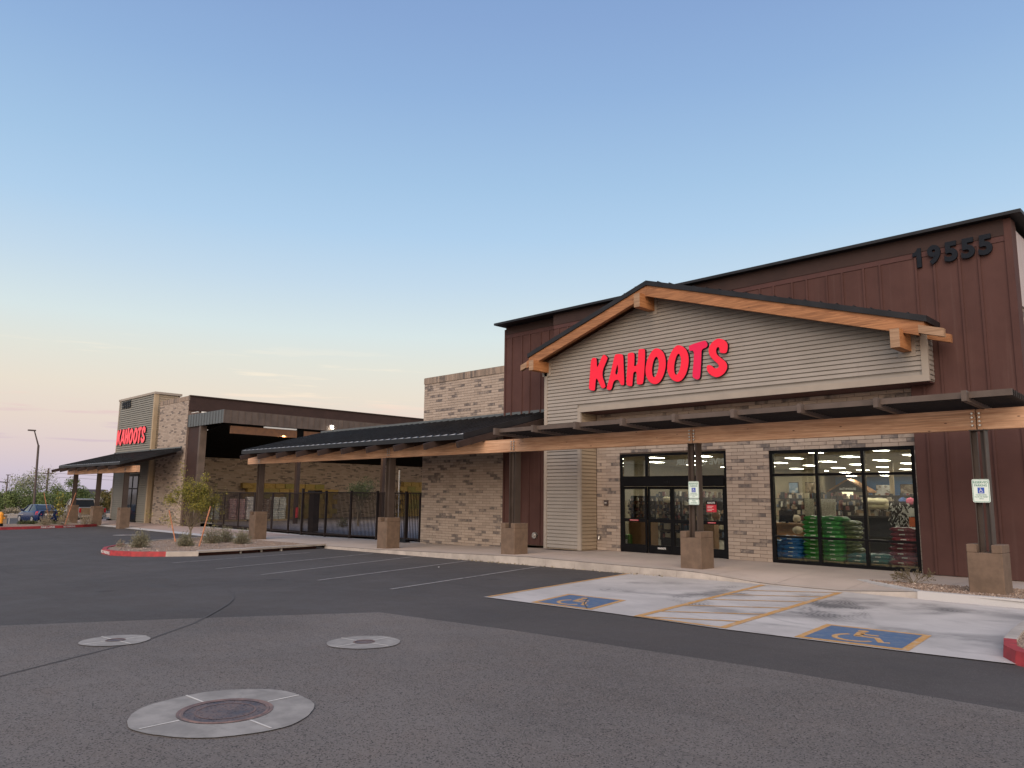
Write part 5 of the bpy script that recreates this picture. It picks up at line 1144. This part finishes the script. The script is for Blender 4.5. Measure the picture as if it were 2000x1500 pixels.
# pallets of bagged feed seen through the gate
for y, mt, n, nm in ((23.1, 'bag_grey', 8, 'grey'), (23.7, 'bag_brown', 9, 'brown'), (24.3, 'bag_pink', 10, 'dull pink'), (24.95, 'bag_pink', 10, 'pale pink'), (25.6, 'bag_white', 11, 'white'), (26.25, 'bag_white', 10, 'bright white'), (26.9, 'bag_brown', 10, 'tan'), (27.5, 'bag_grey', 11, 'pale grey'), (28.1, 'bag_grey', 11, 'silver grey')):
    bags(mt, -51.9, y, -.03, n, pi/2, f'{nm} feed sack in one of the stacks behind the gate', f'{nm} feed sacks', .6, .5, .155, 'sack')
pallet(-52.3, -51.5, 22.8, 25.3, 'low pallet under the pink sacks behind the gate', -.14, 'pallets behind the gate'); pallet(-52.3, -51.5, 25.4, 28.5, 'low pallet under the white sacks behind the gate', -.14, 'pallets behind the gate')
t = thing('fire_extinguisher', 'red fire extinguisher on the first barn post', 'extinguisher', (-45.85, 26.0, .3)); MB().tube((-45.88, 25.95, .25), (-45.88, 25.95, .85), .09, .09, 10).tube((-45.88, 25.95, .85), (-45.88, 25.95, .93), .09, .03, 10).build('cylinder', 'tail_red', t); MB().box(-45.92, -45.84, 25.9, 26.0, .93, 1.0).build('valve', 'black_plastic', t)
# ------------------------------------------------------------------ far siding tower
tow = thing('siding_tower', 'distant grey-green horizontal-sided tower with glass door and cream corner', 'building', (-60.5, 22, 0))
m = MB(); m.box(-64.3, -56.95, 20.40, 22.15, -.7, 8.85); m.build('core_wall', 'siding_sage', tow)
HOLD = (-61.2, -58.85, -.7, 3.05); z = -.3
while z < 8.8:
    segs = interval_cut(-64.24, -57.1, [(HOLD[0], HOLD[1])]) if z < HOLD[3] else [(-64.24, -57.1)]
    for a, b in segs: slat(a, b, z, min(z+.16, 8.84), 20.40, 'siding_sage', tow)
    z += .16
z = -.3
while z < 8.8: MB().quad((-56.93, 20.5, z), (-56.93, 22.1, z), (-56.90, 22.1, z+.04), (-56.90, 20.5, z+.04)).quad((-56.90, 20.5, z+.04), (-56.90, 22.1, z+.04), (-56.925, 22.1, z+.16), (-56.925, 20.5, z+.16)).build('return_slat', 'siding_sidelit', tow, fix=False); z += .16  # tower side courses, warm glow painted into their colour
MB().box(-57.12, -56.88, 20.34, 20.62, -.5, 8.9).build('corner_trim', 'cream_trim', tow); MB().box(-64.34, -64.2, 20.34, 20.5, -.5, 8.9).build('corner_trim', 'taupe_trim', tow); MB().box(-64.4, -56.82, 20.3, 22.25, 8.86, 9.02).build('coping', 'taupe_trim', tow)
fr_ = MB()
for a, b, c, d in ((-61.2, -61.1, -.45, 3.05), (-58.95, -58.85, -.45, 3.05), (-60.07, -59.98, -.4, 3.0), (-61.1, -58.95, 2.95, 3.05), (-61.1, -58.95, 2.0, 2.1), (-61.1, -58.95, -.45, -.2)): fr_.box(a, b, 20.33, 20.45, c, d)
fr_ = fr_.build('door', 'window_metal', tow); MB().box(-61.1, -60.07, 20.36, 20.372, -.2, 2.0).build('pane', 'car_glass', fr_); MB().box(-59.98, -58.95, 20.36, 20.372, -.2, 2.0).build('pane', 'car_glass', fr_); MB().box(-61.1, -58.95, 20.36, 20.372, 2.1, 2.95).build('pane', 'car_glass', fr_)
# ------------------------------------------------------------------ vehicles (length along local +X = heading)
def wheel(parent, x, y, r, w):
    s = 1 if y > 0 else -1
    t = MB().tube((x, y-w/2, r), (x, y+w/2, r), r, r, 20).build('wheel', 'tyre', parent); MB().tube((x, y+s*w/2, r), (x, y+s*(w/2+.012), r), r*.66, r*.6, 14).build('rim', 'rim', t); return t
def loft(sections, name, mat, parent, smooth=True, caps=True):
    bm = bmesh.new(); rings = [[bm.verts.new(p) for p in s] for s in sections]; n = len(rings[0])
    for a, b in zip(rings, rings[1:]):
        for i in range(n): j = (i+1) % n; bm.faces.new([a[i], a[j], b[j], b[i]])
    if caps: bm.faces.new(rings[0]); bm.faces.new(rings[-1][::-1])
    bmesh.ops.recalc_face_normals(bm, faces=bm.faces); me = bpy.data.meshes.new(name); bm.to_mesh(me); bm.free(); me.materials.append(M(mat))
    if smooth: me.polygons.foreach_set('use_smooth', [True]*len(me.polygons))
    o = link(name, me, parent); 
    if smooth:
        md = o.modifiers.new('edge', 'EDGE_SPLIT'); md.split_angle = radians(38)
    return o
def sec(x, zb, zs, zt, w, wt, rc=.07):
    """body cross-section: sill zb, shoulder zs, top zt, half-width w at shoulder, wt at top"""
    return [(x, -w*.94, zb), (x, -w, zb+.14), (x, -w, zs-.05), (x, -w*.97, zs), (x, -wt, zt), (x, wt, zt), (x, w*.97, zs), (x, w, zs-.05), (x, w, zb+.14), (x, w*.94, zb)]
def sedan(loc, rz, label):
    t = thing('sedan', label, 'car', (0, 0, 0))
    S = [(-2.22, .32, .80, .98, .74, .60), (-2.1, .24, .86, 1.04, .83, .70), (-1.55, .2, .89, 1.05, .88, .74), (-.9, .2, .90, .95, .89, .8), (.4, .2, .88, .94, .89, .8), (1.0, .2, .86, .96, .89, .74), (1.75, .22, .76, .86, .85, .66), (2.15, .28, .64, .72, .76, .55), (2.27, .34, .55, .60, .66, .5)]
    loft([sec(*s) for s in S], 'body', 'car_blue', t)
    G_ = [(-1.72, .96, 1.0, .70, .66), (-1.0, .94, 1.39, .80, .58), (-.55, .93, 1.45, .81, .58), (.15, .93, 1.44, .81, .58), (.45, .92, 1.38, .80, .57), (1.22, .92, .95, .74, .68)]
    loft([[(x, -w, zb), (x, -wt, zt), (x, wt, zt), (x, w, zb)] for x, zb, zt, w, wt in G_], 'cabin', 'car_glass', t, caps=False)
    loft([[(x, -w, z), (x, -w*.9, z+.025), (x, w*.9, z+.025), (x, w, z)] for x, z, w in ((-1.02, 1.375, .60), (-.55, 1.445, .61), (.15, 1.435, .61), (.47, 1.37, .59))], 'roof', 'car_blue', t)
    for s in (-1, 1):
        for a, b in (((-1.72, s*.71, .98), (-1.0, s*.60, 1.41)), ((-.32, s*.83, .93), (-.30, s*.60, 1.45)), ((1.22, s*.75, .94), (.45, s*.59, 1.40))): MB().tube(a, b, .035, .03, 6).build('pillar', 'car_blue', t)
        MB().hexa([(-2.17, s*.80, .72), (-2.24, s*.52, .72), (-2.22, s*.5, .72), (-1.95, s*.87, .72)], [(-2.1, s*.78, .97), (-2.17, s*.56, .95), (-2.15, s*.5, .95), (-1.9, s*.84, .93)]).build('tail_light', 'tail_red', t)
        MB().box(.82, .98, s*.92-.08, s*.92+.08, .95, 1.06).build('mirror', 'car_blue', t)
        for x in (-1.35, 1.32): wheel(t, x, s*.80, .32, .2)
    MB().box(-2.245, -2.22, -.26, .26, .66, .78).build('licence_plate', 'white', t); MB().box(-2.27, -2.1, -.78, .78, .36, .58).build('bumper', 'car_blue', t)
    t.location = loc; t.rotation_euler = (0, 0, rz); return t
def pickup(loc, rz, label):
    t = thing('pickup_truck', label, 'truck', (0, 0, 0))
    zb = .55
    loft([sec(x, zb, 1.22, 1.26, .98, .9) for x in (-2.75, -2.6, -.55)], 'bed', 'truck_silver', t)
    loft([sec(*s) for s in ((-.5, zb, 1.18, 1.24, .98, .9), (1.2, zb, 1.18, 1.24, .98, .9), (1.5, zb, 1.15, 1.26, .98, .86), (2.6, zb, 1.08, 1.22, .96, .8), (2.95, zb+.05, 1.0, 1.12, .9, .72))], 'body', 'truck_silver', t)
    loft([[(x, -w, z0), (x, -wt, zt), (x, wt, zt), (x, w, z0)] for x, z0, zt, w, wt in ((-.52, 1.24, 1.26, .88, .86), (-.40, 1.24, 1.86, .88, .72), (.75, 1.24, 1.90, .88, .72), (1.5, 1.24, 1.27, .88, .84))], 'cabin', 'car_glass', t, caps=False)
    loft([[(x, -w, z), (x, -w*.9, z+.05), (x, w*.9, z+.05), (x, w, z)] for x, z, w in ((-.44, 1.82, .76), (-.3, 1.88, .76), (.7, 1.88, .75), (.86, 1.80, .74))], 'roof', 'truck_silver', t)
    for s in (-1, 1):
        for a, b in (((-.50, s*.88, 1.22), (-.40, s*.74, 1.86)), ((.28, s*.885, 1.22), (.26, s*.75, 1.86)), ((1.48, s*.88, 1.24), (.82, s*.74, 1.84))): MB().tube(a, b, .05, .045, 6).build('pillar', 'truck_silver', t)
        MB().box(-2.78, -2.62, s*.90-.07, s*.90+.07, .88, 1.20).build('tail_light', 'tail_red', t); MB().box(1.0, 1.15, s*1.06-.12, s*1.06+.12, 1.2, 1.45).build('mirror', 'black_plastic', t)
        for x in (-1.75, 1.95): wheel(t, x, s*.84, .42, .28)
    MB().box(-2.79, -2.73, -.80, .80, .72, 1.22).build('tailgate', 'truck_tan', t); MB().box(-2.80, -2.785, -.45, .2, .98, 1.12).build('tailgate_badge', 'plate_gold', t)
    MB().box(-2.95, -2.72, -.98, .98, .50, .70).build('bumper', 'chrome', t); MB().box(-2.6, 2.6, -.7, .7, .35, .54).build('chassis', 'black_plastic', t)
    MB().box(-2.72, -.6, -.90, .90, 1.225, 1.262).build('bed_cover', 'truck_silver', t)
    t.location = loc; t.rotation_euler = (0, 0, rz); return t
pickup((-69.3, 19.75, za(-69)), radians(180), 'tan and silver pickup truck parked behind the far columns'); sedan((-69.6, 16.75, za(-69)), radians(185), 'dark blue sedan parked left of the pickup truck')
# ------------------------------------------------------------------ vegetation
def bush(c, r, label, mat='leaf_sage', n=420, group=None, hgt=1.55, seed=0, size=.05, woody='bark'):
    """round shrub of upright sprigs from a common base"""
    R.seed(int(abs(c[0]*100))); t = thing('shrub', label, 'shrub', c, group); mb = MB(); st = MB(); c = Vector(c)
    for k in range(n):
        a = R.uniform(0, 2*pi); el = math.acos(R.uniform(.05, 1)); d = Vector((sin(el)*cos(a), sin(el)*sin(a), cos(el)*hgt)); rr = r*R.uniform(.62, 1.08); tip = c+d*rr
        base_ = c+d*rr*R.uniform(.3, .55)
        if k % 5 == 0: st.tube(tuple(c+Vector((d.x, d.y, 0))*.05), tuple(c+d*rr*.8), .006, .003, 3, caps=False)
        for q in range(5):
            p = base_.lerp(tip, (q+1)/5) + Vector((R.gauss(0, .012), R.gauss(0, .012), R.gauss(0, .01))); ax = (d+Vector((R.gauss(0, .5), R.gauss(0, .5), R.gauss(0, .4)+.3))).normalized(); b = ax.orthogonal().normalized(); b = b*cos(k+q)+ax.cross(b)*sin(k+q); s = size*R.uniform(.6, 1.2)
            mb.quad(p-ax*s*.3, p+b*s*.2+ax*s*.2, p+ax*s, p-b*s*.2+ax*s*.2)
    mb.build('foliage', mat, t, fix=False); st.build('twigs', woody, t, fix=False); return t
ZI = lambda x: za(x)+.12
for p, r, lb in (((-30.35, 10.75), .42, 'sage shrub at the red kerbed tip of the island'), ((-30.15, 12.35), .36, 'sage shrub in front of the young tree trunk'), ((-31.6, 14.0), .50, 'largest sage shrub, right of the young tree'), ((-32.2, 14.9), .46, 'sage shrub half hidden behind the largest one'), ((-30.4, 14.75), .42, 'sage shrub nearest the storm-drain inlet')):
    bush((p[0], p[1], ZI(p[0])), r, lb, 'leaf_sage', 420, 'sage shrubs on the island')
bush((-31.2, 10.35, ZI(-31.2)), .2, 'tiny dry sprig beside the tip shrub on the island', 'leaf_dry', 60)
for p, r, lb in (((-57.2, 14.2), .5, 'pale dry shrub left of the fire lane lettering'), ((-57.9, 15.45), .48, 'pale dry shrub between the stake and the first far column'), ((-57.6, 16.7), .52, 'pale dry shrub between the first two far columns')):
    bush((p[0], p[1], ZI(p[0])), r, lb, 'leaf_dry', 300, 'dry shrubs in the fire-lane bed')
for p, r, lb in (((-61.0, 14.1), .7, 'low dark green ground shrub left of the blue sedan'), ((-60.6, 15.3), .62, 'low dark green ground shrub in front of the blue sedan')): bush((p[0], p[1], ZI(p[0])), r, lb, 'leaf_dark', 300, 'low green shrubs', .35, size=.09)
# sparse wiry shrub on the gravel at right
def wiry(c, label):
    R.seed(5); t = thing('wiry_shrub', label, 'shrub', c); st = MB(); lf = MB(); c = Vector(c)
    def grow(p, d, L, r, dep):
        q = p+d*L; st.tube(tuple(p), tuple(q), r, r*.7, 4, caps=False)
        if dep == 0:
            for k in range(4): x = p.lerp(q, R.uniform(.2, 1)); leaf_cloud(lf, [tuple(x)], .017, 2, .6)
            return
        for k in range(3): grow(q if k else p.lerp(q, .6), (d+Vector((R.gauss(0, .5), R.gauss(0, .5), R.gauss(.05, .3)))).normalized(), L*R.uniform(.55, .8), r*.65, dep-1)
    for k in range(11): a = R.uniform(0, 2*pi); grow(c, Vector((cos(a)*1.0, sin(a)*.9, R.uniform(.25, .9))).normalized(), R.uniform(.16, .26), .007, 2)
    for k in range(5): a = R.uniform(0, 2*pi); grow(c, Vector((cos(a)*.6, sin(a)*.5, 1.0)).normalized(), R.uniform(.2, .3), .006, 1)
    st.build('stems', 'bark', t, fix=False); lf.build('foliage', 'leaf_olive', t, fix=False)
wiry((-5.75, 18.05, .0), 'sparse wiry shrub on the gravel below the window corner')
# young tree with stakes
def young_tree(c, H, label):
    R.seed(22); t = thing('young_tree', label, 'tree', c); tr_ = MB(); lf = MB(); c = Vector(c)
    def limb(p, d, L, r, dep, spread):
        n = 3; q = p
        for i in range(n):
            d = (d+Vector((R.gauss(0, .09), R.gauss(0, .09), .03))).normalized(); e = q+d*L/n; tr_.tube(tuple(q), tuple(e), r*(1-.22*i/n), r*(1-.22*(i+1)/n), 6, caps=False); q = e
        if dep == 0:
            for k in range(26):
                s = p.lerp(q, R.uniform(.1, 1.15)); dr = Vector((R.gauss(0, .12), R.gauss(0, .12), R.gauss(-.10, .12))); leaf_cloud(lf, [tuple(s+dr*R.random())], .036, 2, .34); leaf_cloud(lf, [tuple(s+dr)], .034, 2, .34)
            return
        for k in range(3 if dep > 1 else 4):
            dd = (d*.9+Vector((R.gauss(0, spread), R.gauss(0, spread), R.gauss(.08, .3)))).normalized(); limb(q if k < 2 else p.lerp(q, .7), dd, L*R.uniform(.6, .85), r*.6, dep-1, spread)
    limb(c, Vector((.02, 0, 1)), .55, .045, 0, .3) if False else None
    tr_.tube(tuple(c-Vector((0, 0, .1))), tuple(c+Vector((.0, .0, .45))), .05, .042, 8)
    b = c+Vector((0, 0, .42))
    for d in ((-.42, -.30, .9), (.12, .22, .95), (.32, .42, .85), (-.15, -.42, .85)): limb(b, Vector((d[0], d[1], d[2]*1.25)).normalized(), .80, .03, 3, .33)
    rl = random.Random(5); cl = [(c+Vector((rl.gauss(0, .48), rl.gauss(0, .52), rl.uniform(.85, 2.75))), rl.uniform(.2, .4)) for _ in range(34)]
    for q, s in cl:
        for _ in range(46):
            d = Vector((rl.gauss(0, 1), rl.gauss(0, 1), rl.gauss(0, .9))).normalized()*s*rl.uniform(.2, 1.1); leaf_cloud(lf, [tuple(q+d)], .036, 1, .34)
        tr_.tube(tuple(c+Vector((0, 0, .6))), tuple(q), .012, .005, 4, caps=False)
    # two long leaders above the crown
    for x, y, z, dx, dy in ((-.25, -.25, 2.0, -.13, -.22), (.25, .25, 1.9, .1, .12)):
        p = c+Vector((x, y, z)); q = p+Vector((dx, dy, 1.55 if x < 0 else 1.15)); tr_.tube(tuple(p-Vector((x*.7, y*.7, .7))), tuple(p), .014, .011, 5, caps=False); tr_.tube(tuple(p), tuple(q), .011, .004, 5, caps=False)
        for k in range(70): s = p.lerp(q, R.uniform(.25, 1)); leaf_cloud(lf, [tuple(s+Vector((R.gauss(0, .08), R.gauss(0, .08), R.gauss(0, .04))))], .045, 2, .4)
    tr_.build('trunk', 'bark', t, fix=False); lf.build('crown', 'leaf_yellowgreen', t, fix=False)
young_tree((-34.7, 14.4, ZI(-34.7)), 3.4, 'young yellow-green tree with two leaning stakes on the island')
tag(MB().tube((-33.9, 13.45, ZI(-34)), (-34.6, 13.35, 1.0), .03, .028, 8).build('tree_stake', 'orange_stake'), 'leaning orange timber stake left of the young tree', 'stake', 'stakes of the young tree'); tag(MB().tube((-29.7, 12.7, ZI(-29.7)), (-29.95, 13.15, 1.25), .03, .028, 8).build('tree_stake', 'orange_stake'), 'leaning orange timber stake right of the young tree', 'stake', 'stakes of the young tree')
for a, b, lb in (((-58.9, 14.9, -.4), (-59.4, 14.5, 1.7), 'leaning pale stake in front of the blue sedan'), ((-57.3, 15.4, -.4), (-57.4, 15.9, 1.7), 'leaning pale stake in front of the pickup truck')): tag(MB().tube(a, b, .026, .022, 8).build('tree_stake', 'orange_stake'), lb, 'stake', 'stakes in the fire-lane bed')
def small_tree(c, H, r, label, mat, n=420, size=.09):
    t = thing('sapling', label, 'tree', c); tr_ = MB(); lf = MB(); c = Vector(c)
    for k in range(5):
        a = R.uniform(0, 6.28); tip = c+Vector((cos(a)*r*.7, sin(a)*r*.7, H*R.uniform(.6, .95))); tr_.tube(tuple(c), tuple(tip), .025, .008, 5, caps=False)
        leaf_cloud(lf, [tuple(c.lerp(tip, R.uniform(.35, 1.1))+Vector((R.gauss(0, r*.3), R.gauss(0, r*.3), R.gauss(0, .15)))) for _ in range(n//5)], size, 1, .5)
    tr_.build('trunk', 'bark', t, fix=False); lf.build('crown', mat, t, fix=False)
small_tree((-58.6, 14.75, ZI(-58.6)), 1.5, .28, 'thin brownish sapling between the sedan and the pickup', 'leaf_olive', 170, .06); small_tree((-64.2, 16.9, -.6), 2.1, .45, 'green and yellow shrubby sapling between the two vehicles', 'leaf_yellowgreen', 240)
tag(small := None or MB().tube((-40.2, 26.9, -.1), (-40.2, 26.9, .9), .03, .025, 6).build('tree_stake', 'bark'), 'thin stake under the young tree behind the fence', 'stake')
def tree(c, H, r, mat, label, n=2600, base=.25, size=.16, lobes=11, group='trees beyond the street', flat=.8, seed=1):
    n = int(n*2.6); size *= .6
    t = thing('tree', label, 'tree', c, group); tr_ = MB(); lf = MB(); c = Vector(c)
    rr = random.Random(seed); cl = []
    for k in range(lobes): a = rr.uniform(0, 6.28); q = rr.uniform(0, 1)**.6; cl.append((c+Vector((cos(a)*r*q*.75, sin(a)*r*q*.75, H*(base+.12)+(H*(1-base)*.72)*rr.uniform(0, 1)*(1-.45*q*q))), r*rr.uniform(.28, .48)))
    for p, s in cl:
        tr_.tube(tuple(c+Vector((0, 0, H*.1))), tuple(p), .07*H/6, .02, 5, caps=False); pts = []
        for _ in range(n//lobes):
            d = Vector((rr.gauss(0, 1), rr.gauss(0, 1), rr.gauss(0, 1)*flat)).normalized()*s*(rr.uniform(.35, 1.15)); pts.append(tuple(p+d))
        leaf_cloud(lf, pts, size, 1, .55)
    tr_.tube(tuple(c-Vector((0, 0, .2))), tuple(c+Vector((0, 0, H*base+.3))), .12*H/6, .08*H/6, 7)
    tr_.build('trunk', 'bark', t, fix=False); lf.build('crown', mat, t, fix=False); return t
Z0 = -1.0
tree((-118, 27.8, Z0), 5.6, 3.4, 'leaf_pale', 'airy pale tree in front of the tall lamp post', 1500, .35, .15, 14, seed=3)
tree((-112, 24.2, Z0), 3.4, 2.4, 'leaf_mesquite', 'dense green bush at the left of the far tree row', 2400, .05, seed=5); tree((-112, 28.6, Z0), 3.2, 3.0, 'leaf_mesquite', 'dense green bush under the airy pale tree', 2800, .03, seed=6); tree((-112, 31.5, Z0), 3.7, 2.6, 'leaf_mesquite', 'rounded green mesquite left of the utility pole', 2800, .05, seed=7)
tree((-112, 29.9, Z0), 4.9, 2.6, 'leaf_mesquite', 'tallest green mesquite right of the utility pole', 3000, .05, seed=8); tree((-110, 26.2, Z0), 3.3, 2.0, 'leaf_mesquite', 'green mesquite directly behind the sedan', 2400, .02, seed=12)
tree((-111, 35.2, Z0), 4.3, 2.0, 'leaf_rust', 'rust-tinged tree between the far columns and the tower', 2600, .05, seed=9); tree((-109, 36.6, Z0), 3.2, 1.8, 'leaf_mesquite', 'low green tree beside the far siding tower', 2200, .03, seed=10); tree((-118, 23.2, Z0), 3.6, 1.8, 'leaf_mesquite', 'dark green tree at the left edge of the frame', 2000, .05, seed=11)
tree((-40.5, 27.2, -.12), 2.9, 1.3, 'leaf_dark', 'small dark tree with thin trunks in the yard behind the fence', 900, .45, .075, 9, group='yard planting', seed=4); bush((-39.8, 25.6, -.15), .4, 'low dark shrub behind the fence', 'leaf_dark', 200)
bush((-107, 22.9, Z0), 1.2, 'tawny grass clump beyond the street kerb', 'leaf_dry', 260, None, .7, size=.2)
# ------------------------------------------------------------------ street furniture far left
t = thing('lamp_post', 'tall dark lamp post with a bent arm above the airy tree', 'street lamp', (-80, 18.8, -.9)); MB().tube((-80, 18.85, -.95), (-80, 18.70, 5.95), .11, .09, 10).build('pole', 'pole_brown', t); MB().tube((-80, 18.70, 5.9), (-80, 18.26, 7.25), .07, .05, 8).build('arm', 'pole_brown', t); MB().box(-80.15, -79.85, 17.75, 18.35, 7.22, 7.34).build('lamp_head', 'pole_brown', t)
t = thing('utility_pole', 'reddish wooden utility pole with a short crossarm', 'utility pole', (-125, 30.8, -1)); MB().tube((-125, 30.8, -1), (-125, 30.8, 5.1), .15, .12, 8).build('pole', 'burgundy_trim', t); MB().box(-125.1, -124.9, 30.1, 31.5, 4.3, 4.42).build('crossarm', 'burgundy_trim', t)
for z, lb in ((4.45, 'upper thin wire from the utility pole'), (3.9, 'lower thin wire from the utility pole')):
    m = MB(); P_ = [(-125+0*k, 31+k*3.0, z-.18*sin(pi*min(1, k/10))-.05*k) for k in range(11)]
    for a, b in zip(P_, P_[1:]): m.tube(a, b, .025, n=4, caps=False)
    tag(m.build('wire', 'wire'), lb, 'wire', 'wires from the utility pole')
t = thing('lamp_post', 'thin dark lamp post at the left edge beyond the street', 'street lamp', (-112, 23.2, -1)); MB().tube((-112, 23.25, -1), (-112, 23.2, 3.78), .08, .06, 8).build('pole', 'pole_brown', t); MB().box(-112.1, -111.9, 23.0, 23.5, 3.74, 3.82).build('lamp_head', 'pole_brown', t)
t = thing('lamp_post', 'short hooked lamp post at the very left edge', 'street lamp', (-116, 24.0, -1)); MB().tube((-116, 24.0, -1), (-116, 24.0, 2.9), .07, .06, 8).build('pole', 'pole_brown', t); MB().tube((-116, 24.0, 2.9), (-116, 23.2, 2.95), .06, n=8).build('arm', 'pole_brown', t)
t = thing('house', 'white gabled house with dark roof beyond the trees', 'house', (-140, 42, -1)); MB().box(-146, -140, 38.8, 43.0, -1.2, 1.2).build('wall', 'far_wall', t); MB().prism([(39.3, 1.15), (43.3, 1.15), (43.0, 2.25), (40.2, 2.25)], (-146.5, 0, 0), (0, 1, 0), (0, 0, 1), (6.6, 0, 0)).build('roof', 'far_roof', t)
MB().prism([(38.3, 1.2), (40.3, 1.2), (39.2, 2.15)], (-139.9, 0, 0), (0, 1, 0), (0, 0, 1), (.1, 0, 0)).build('gable', 'white', t)
# low block wall and rail beside the drive
t = thing('block_wall', 'low tan block wall at the left edge beyond the fire lane', 'wall', (-66, 14, -.7)); MB().box(-66.2, -66.0, 9, 13.9, -.8, .0).build('wall', 'block_wall', t); MB().box(-66.3, -65.9, 9, 13.95, .005, .07).build('coping', 'concrete_kerb', t)
t = thing('hand_rail', 'pale metal rail beside the low block wall', 'rail', (-66, 16, -.7)); MB().tube((-66, 14.0, .10), (-66, 14.9, .06), .03, n=8).build('rail', 'concrete_strip', t); MB().tube((-66, 14.05, -.7), (-66, 14.05, .10), .03, n=8).build('post', 'concrete_strip', t)
t = thing('fire_hydrant', 'bright yellow fire hydrant cut off by the left frame edge', 'hydrant', (-56.3, 11.52, -.42)); MB().tube((-56.3, 11.52, -.40), (-56.3, 11.52, -.22), .17, .15, 12).build('base', 'black_plastic', t); MB().tube((-56.3, 11.52, -.22), (-56.3, 11.52, .32), .14, .14, 12).tube((-56.3, 11.52, .32), (-56.3, 11.52, .48), .17, .06, 12).build('barrel', 'hydrant_yellow', t); MB().tube((-56.3, 11.3, .1), (-56.3, 11.74, .1), .07, n=8).build('nozzle', 'hydrant_yellow', t)
# a few scraps of litter and leaves
for i, (x, y) in enumerate(((-17.1, 14.2),)): tag(MB().box(x, x+.03, y, y+.03, za(x)-.004, za(x)+.006).build('paper_scrap', 'white'), ['tiny white scrap on the asphalt between the stall lines', 'tiny white scrap on the dark asphalt below the first stall', 'tiny white scrap on the dark asphalt below the second stall'][i], 'litter', 'scraps of litter')
m = MB(); leaf_cloud(m, [(x := R.uniform(-19, -11), front(x)-R.uniform(.03, .25), za(x)+.01) for _ in range(150)], .03, 1, .6); kind(m.build('dry_leaves', 'leaf_dry', fix=False), 'stuff')
